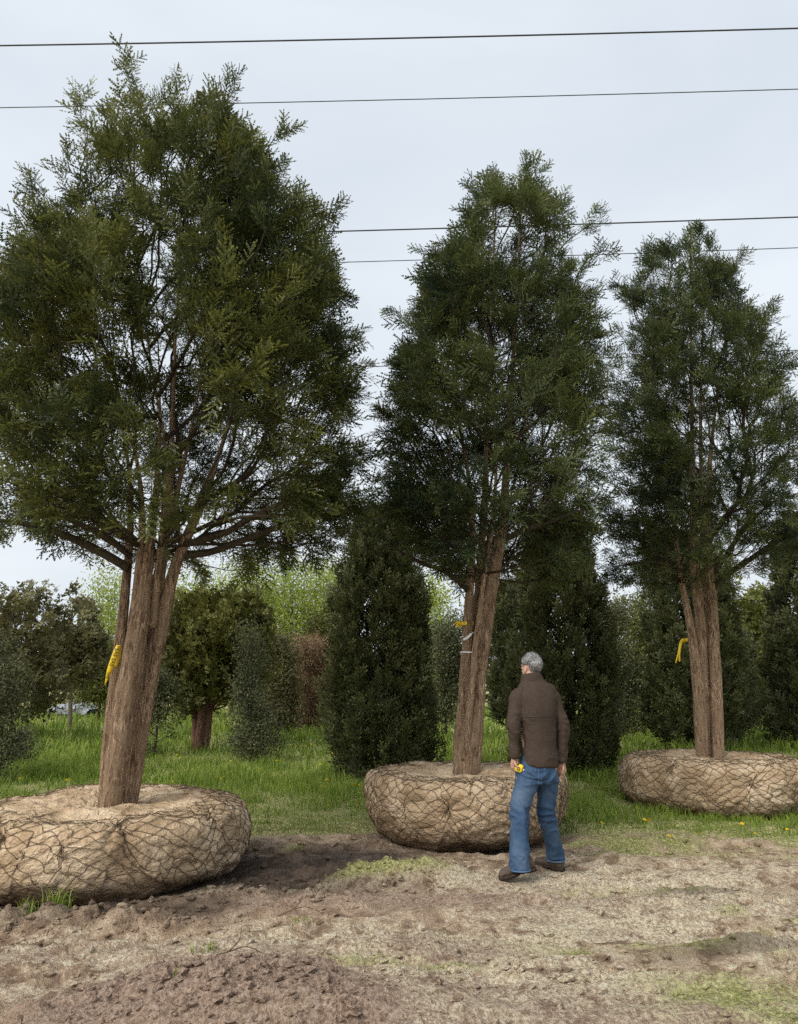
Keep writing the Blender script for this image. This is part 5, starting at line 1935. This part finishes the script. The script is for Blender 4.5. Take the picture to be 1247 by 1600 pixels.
def wrinkle(V, N, centres, amp, seed):
    """creases that gather round the joints and hang in folds elsewhere"""
    w = np.zeros(len(V))
    for c, r in centres:
        w = np.maximum(w, np.exp(-(((V - c) ** 2).sum(1)) / r ** 2))
    q = V * np.array([9, 9, 13.0]) + np.array([0.9, 0.4, 0]) * V[:, 2:3] * 9
    q = q + 0.8 * np.stack([vnoise(V * 7, seed), vnoise(V * 7, seed + 1), vnoise(V * 7, seed + 2)], -1)
    cr = 1 - np.abs(fbm(q, 2, seed)) * 2.6
    soft = fbm(V * np.array([8, 8, 5.0]), 2, seed + 9)
    return V + N * (amp * w * np.clip(cr, -0.3, 1) + 0.0075 * soft)[:, None]


# fleece
acc = Acc()
acc.add(*loft([J(843, 1197, 0), J(843, 1188, 0), J(842, 1165, -.005), J(841, 1135, -.01), J(839, 1110, -.01), J(837, 1090, 0), J(835, 1077, .005), J(833, 1066, .01), J(832, 1056, .012)],
              [.154, .156, .146, .150, .168, .190, .180, .115, .086], [.130, .134, .126, .126, .134, .126, .108, .088, .082], TY, 28))
for a_, b_, c_ in ((shL, elL, wrL), (shR, elR, wrR)):
    s_ = np.array([neck[0], neck[1], a_[2] - .03])
    acc.add(*loft([a_ * .55 + s_ * .45, a_, (a_ + b_) / 2, b_, (b_ + c_) / 2, c_ + (c_ - b_) * 0.02], [.045, .062, .057, .051, .047, .042], [.060, .070, .062, .056, .050, .044], TY, 18))
V, N, F = fuse(acc, 0.0095, 6)
hem = V[:, 2] - J(843, 1196)[2]
V = wrinkle(V, N, [(elL, .14), (elR, .14), (J(820, 1185), .12), (J(850, 1180), .14), (shL, .09), (shR, .09), (wrL + UPV * .06, .10), (wrR + UPV * .06, .10)], 0.014, 500)
jk = part('fleece_jacket', V, F, M_FLEECE, man)
bv = BVHTree.FromPolygons([tuple(v) for v in V], [tuple(f) for ff in F for f in ff])
# collar, a standing ring
cth = np.linspace(0, 2 * math.pi, 41)
ring = []
for z_, r1, r2 in ((-.035, .098, .094), (.0, .092, .090), (.024, .089, .088), (.030, .084, .083), (.015, .078, .078)):
    c = neck + UPV * (z_ + .018) + FWD * .004
    ring.append(c + LAT * (np.cos(cth) * r1)[:, None] + FWD * (np.sin(cth) * r2)[:, None] + UPV * (0.004 * np.sin(3 * cth) - .010 * np.sin(cth))[:, None])
part('collar', np.concatenate(ring), [grid_faces(5, 41)], M_FLEECE, jk)


def on_back(pxs, lift=0.002):
    out = []
    for px, py in pxs:
        o_ = Vector((0, 0, CAM_Z))
        d = Vector(ray(px, py)).normalized()
        h = bv.ray_cast(o_, d)
        if h[0] is not None:
            out.append(np.array(h[0] + h[1] * lift))
    return np.array(out)


sm = on_back([(x, 1119.5 + 0.5 * math.sin(x * .1)) for x in np.linspace(815, 870, 30)])
V, F = tube(sm, 0.0028, 5)
part('seam', V, F, M_SEAM, jk)
for pts in ([(818, 1072), (815, 1082), (814, 1095), (815, 1110)], [(858, 1068), (866, 1080), (870, 1095), (871, 1112)]):
    sm = on_back(catmull(np.array(pts, float), 6))
    if len(sm) > 4:
        V, F = tube(sm, 0.0022, 5)
        part('seam', V, F, M_FLEECE, jk)

# jeans
acc = Acc()
acc.add(*loft([J(842, 1182, 0), J(841, 1195, 0), J(840, 1208, -.005), J(839, 1220, .0)], [.145, .156, .166, .150], [.108, .116, .124, .110], TY, 24))
acc.add(*loft([hpL + UPV * .06, hpL - UPV * .03, (hpL * .45 + knL * .55), knL, knL * .5 + anL * .5, anL + UPV * .02, anL - UPV * .035], [.092, .099, .086, .073, .074, .079, .081], [.108, .108, .090, .076, .078, .084, .090], TY, 20))
acc.add(*loft([hpR + UPV * .06, hpR - UPV * .03, (hpR * .45 + knR * .55), knR, knR * .5 + anR * .5, anR + UPV * .03, anR - UPV * .02], [.090, .096, .082, .070, .069, .072, .073], [.108, .106, .088, .074, .074, .080, .086], TY, 20))
V, N, F = fuse(acc, 0.0090, 4)
V = wrinkle(V, N, [(knL - UPV * .02, .14), (knR - UPV * .02, .14), (hpL + FWD * -.08 + LAT * .05, .13), (hpR - FWD * .08, .12), (anL + UPV * .05, .10), (anR + UPV * .05, .10)], 0.020, 600)
jn = part('jeans', V, F, M_JEANS, man)
bv = BVHTree.FromPolygons([tuple(v) for v in V], [tuple(f) for ff in F for f in ff])
M_STITCH = plain_mat('pale stitching', (0.09, 0.16, 0.26), 0.8)
for pts in ([(818, 1196), (818, 1209), (827, 1214), (836, 1208), (836, 1197)], [(851, 1198), (851, 1211), (859, 1216), (868, 1210), (867, 1199)], [(841, 1196), (842, 1212), (841, 1226)]):
    sm = on_back(catmull(np.array(pts, float), 6), 0.001)
    if len(sm) > 4:
        V, F = tube(sm, 0.0022, 4)
        part('pocket_stitching', V, F, M_STITCH, jn)
for a_, rr_ in ((anL - UPV * .030, .083), (anR - UPV * .016, .075)):
    c = np.linspace(0, 2 * math.pi, 33)
    P = a_ + LAT * (np.cos(c) * rr_)[:, None] + FWD * (np.sin(c) * rr_ * 1.10)[:, None]
    V, F = tube(P, 0.0055, 6, False)
    part('hem', V, F, M_STITCH, jn)


# boots
def boot(heel, toe, ank, name='boot'):
    d = toe - heel
    L = np.linalg.norm(d)
    d /= L
    s = np.cross(d, UPV); s /= np.linalg.norm(s)
    u = np.cross(s, d)
    acc = Acc()
    P, RX, RY = [], [], []
    for t, w_, h_ in ((0.0, .030, .045), (.08, .037, .055), (.25, .039, .055), (.45, .042, .047), (.65, .049, .038), (.82, .049, .032), (.95, .038, .026), (1.0, .022, .018)):
        P.append(heel + d * L * t + u * (h_ * .9 + .012)); RX.append(w_); RY.append(h_)
    A_ = catmull(np.concatenate([np.array(P), np.array(RX)[:, None], np.array(RY)[:, None]], 1), 3)
    k = 18
    th = np.arange(k) * 2 * math.pi / k
    Vb = (A_[:, None, :3] + s * (np.cos(th)[None, :, None] * A_[:, 3][:, None, None]) + u * (np.sin(th)[None, :, None] * A_[:, 4][:, None, None])).reshape(-1, 3)
    n_ = len(A_)
    Vb = np.concatenate([Vb, A_[:1, :3], A_[-1:, :3]])
    j = np.arange(k)
    acc.add(Vb, [grid_faces(n_, k, True), np.concatenate([np.stack([np.full(k, n_ * k), (j + 1) % k, j], 1), np.stack([np.full(k, n_ * k + 1), (n_ - 1) * k + j, (n_ - 1) * k + (j + 1) % k], 1)])])
    acc.add(*loft([heel + d * L * .20 + u * .05, ank, ank + UPV * .04], [.044, .048, .052], [.046, .056, .060], math.atan2(s[1], s[0]), 16))
    V, N, F = fuse(acc, 0.006, 3)
    V = V + N * (0.004 * fbm(V * 22, 2, 41))[:, None]
    b = part(name, V, F, M_BOOT, man)
    # sole: a welted slab with a raised heel block
    prof = [(-.02, .030), (.04, .041), (.25, .040), (.45, .043), (.66, .053), (.84, .053), (.97, .040), (1.03, .018)]
    Q = catmull(np.array(prof), 4)
    side = [heel + d * L * t + s * w_ for t, w_ in Q] + [heel + d * L * t - s * w_ for t, w_ in Q[::-1]]
    side = np.array(side)
    tt = (side - heel) @ d / L
    lo = side - u * 0.004 + u * (0.014 * np.exp(-((tt - .40) / .10) ** 2))[:, None]
    hi = side + u * 0.022
    n_ = len(side)
    V = np.concatenate([lo, hi, [lo.mean(0)], [hi.mean(0)]])
    j = np.arange(n_); j2 = (j + 1) % n_
    part('sole', V, [np.stack([j, j2, j2 + n_, j + n_], 1), np.concatenate([np.stack([np.full(n_, 2 * n_), j2, j], 1), np.stack([np.full(n_, 2 * n_ + 1), j + n_, j2 + n_], 1)])], M_SOLE, b)


toeL = at_z(782, 1377, 0.015)
heelL = toeL + np.array([0.285, 0.04, 0.075])
heelR = np.array([anR[0] + .045, anR[1] - .05, 0.012])
toeR = heelR + np.array([-0.19, 0.19, 0.0])
g1, g2 = gz(toeL[0], toeL[1]), gz(heelR[0], heelR[1])
toeL[2] = g1 + 0.008
heelL[2] = g1 + 0.07
heelR[2] = g2 + 0.006
toeR[2] = gz(toeR[0], toeR[1]) + 0.006
boot(heelL, toeL, np.array([anL[0] + .01, anL[1], heelL[2] + .11]))
boot(heelR, toeR, np.array([anR[0], anR[1], heelR[2] + .11]))

# tape measure in the hand
tc = wrL + np.array([0.030, -0.035, -0.085])
tm = thing('tape_measure', tc, 'yellow tape measure held in the man\'s hand at his pocket', 'tape measure')
ax = np.stack([np.array([0.75, -0.45, 0.48]) / np.linalg.norm([0.75, -0.45, 0.48]), np.array([0.5, 0.85, 0.1]), np.array([0, 0, 1.0])])
ax[1] -= ax[0] * ax[0].dot(ax[1]); ax[1] /= np.linalg.norm(ax[1]); ax[2] = np.cross(ax[0], ax[1])
th = np.linspace(0, 2 * math.pi, 28, endpoint=False)
rr_ = 0.034 * (1 + 0.10 * np.cos(4 * th)) * (1 + 0.12 * np.cos(th - 0.8))
rings = []
for dpt, sc in ((-.017, .86), (-.014, 1.0), (.014, 1.0), (.017, .86)):
    rings.append(np.stack([np.cos(th) * rr_ * sc, np.full(28, dpt), np.sin(th) * rr_ * sc], -1))
V = np.concatenate(rings + [np.array([[0, -.017, 0], [0, .017, 0]])])
j = np.arange(28); j2 = (j + 1) % 28
part('case', V @ ax + tc, [grid_faces(4, 28, True), np.concatenate([np.stack([np.full(28, 112), j2, j], 1), np.stack([np.full(28, 113), 84 + j, 84 + j2], 1)])], M_YELLOW, tm)
V, F = tube(np.array([[.012 * math.cos(a), -.0185, .012 * math.sin(a)] for a in np.linspace(0, 6.28, 17)]), .0035, 6, False)
part('rim', V @ ax + tc, F, M_BLACKP, tm)
V, F = box((0, 0, .030), (.022, .0185, .006))
part('grip', V @ ax + tc, F, M_BLACKP, tm, False)
V, F = box((.030, 0, -.028), (.006, .009, .004))
part('hook', V @ ax + tc, F, M_WHITE, tm, False)
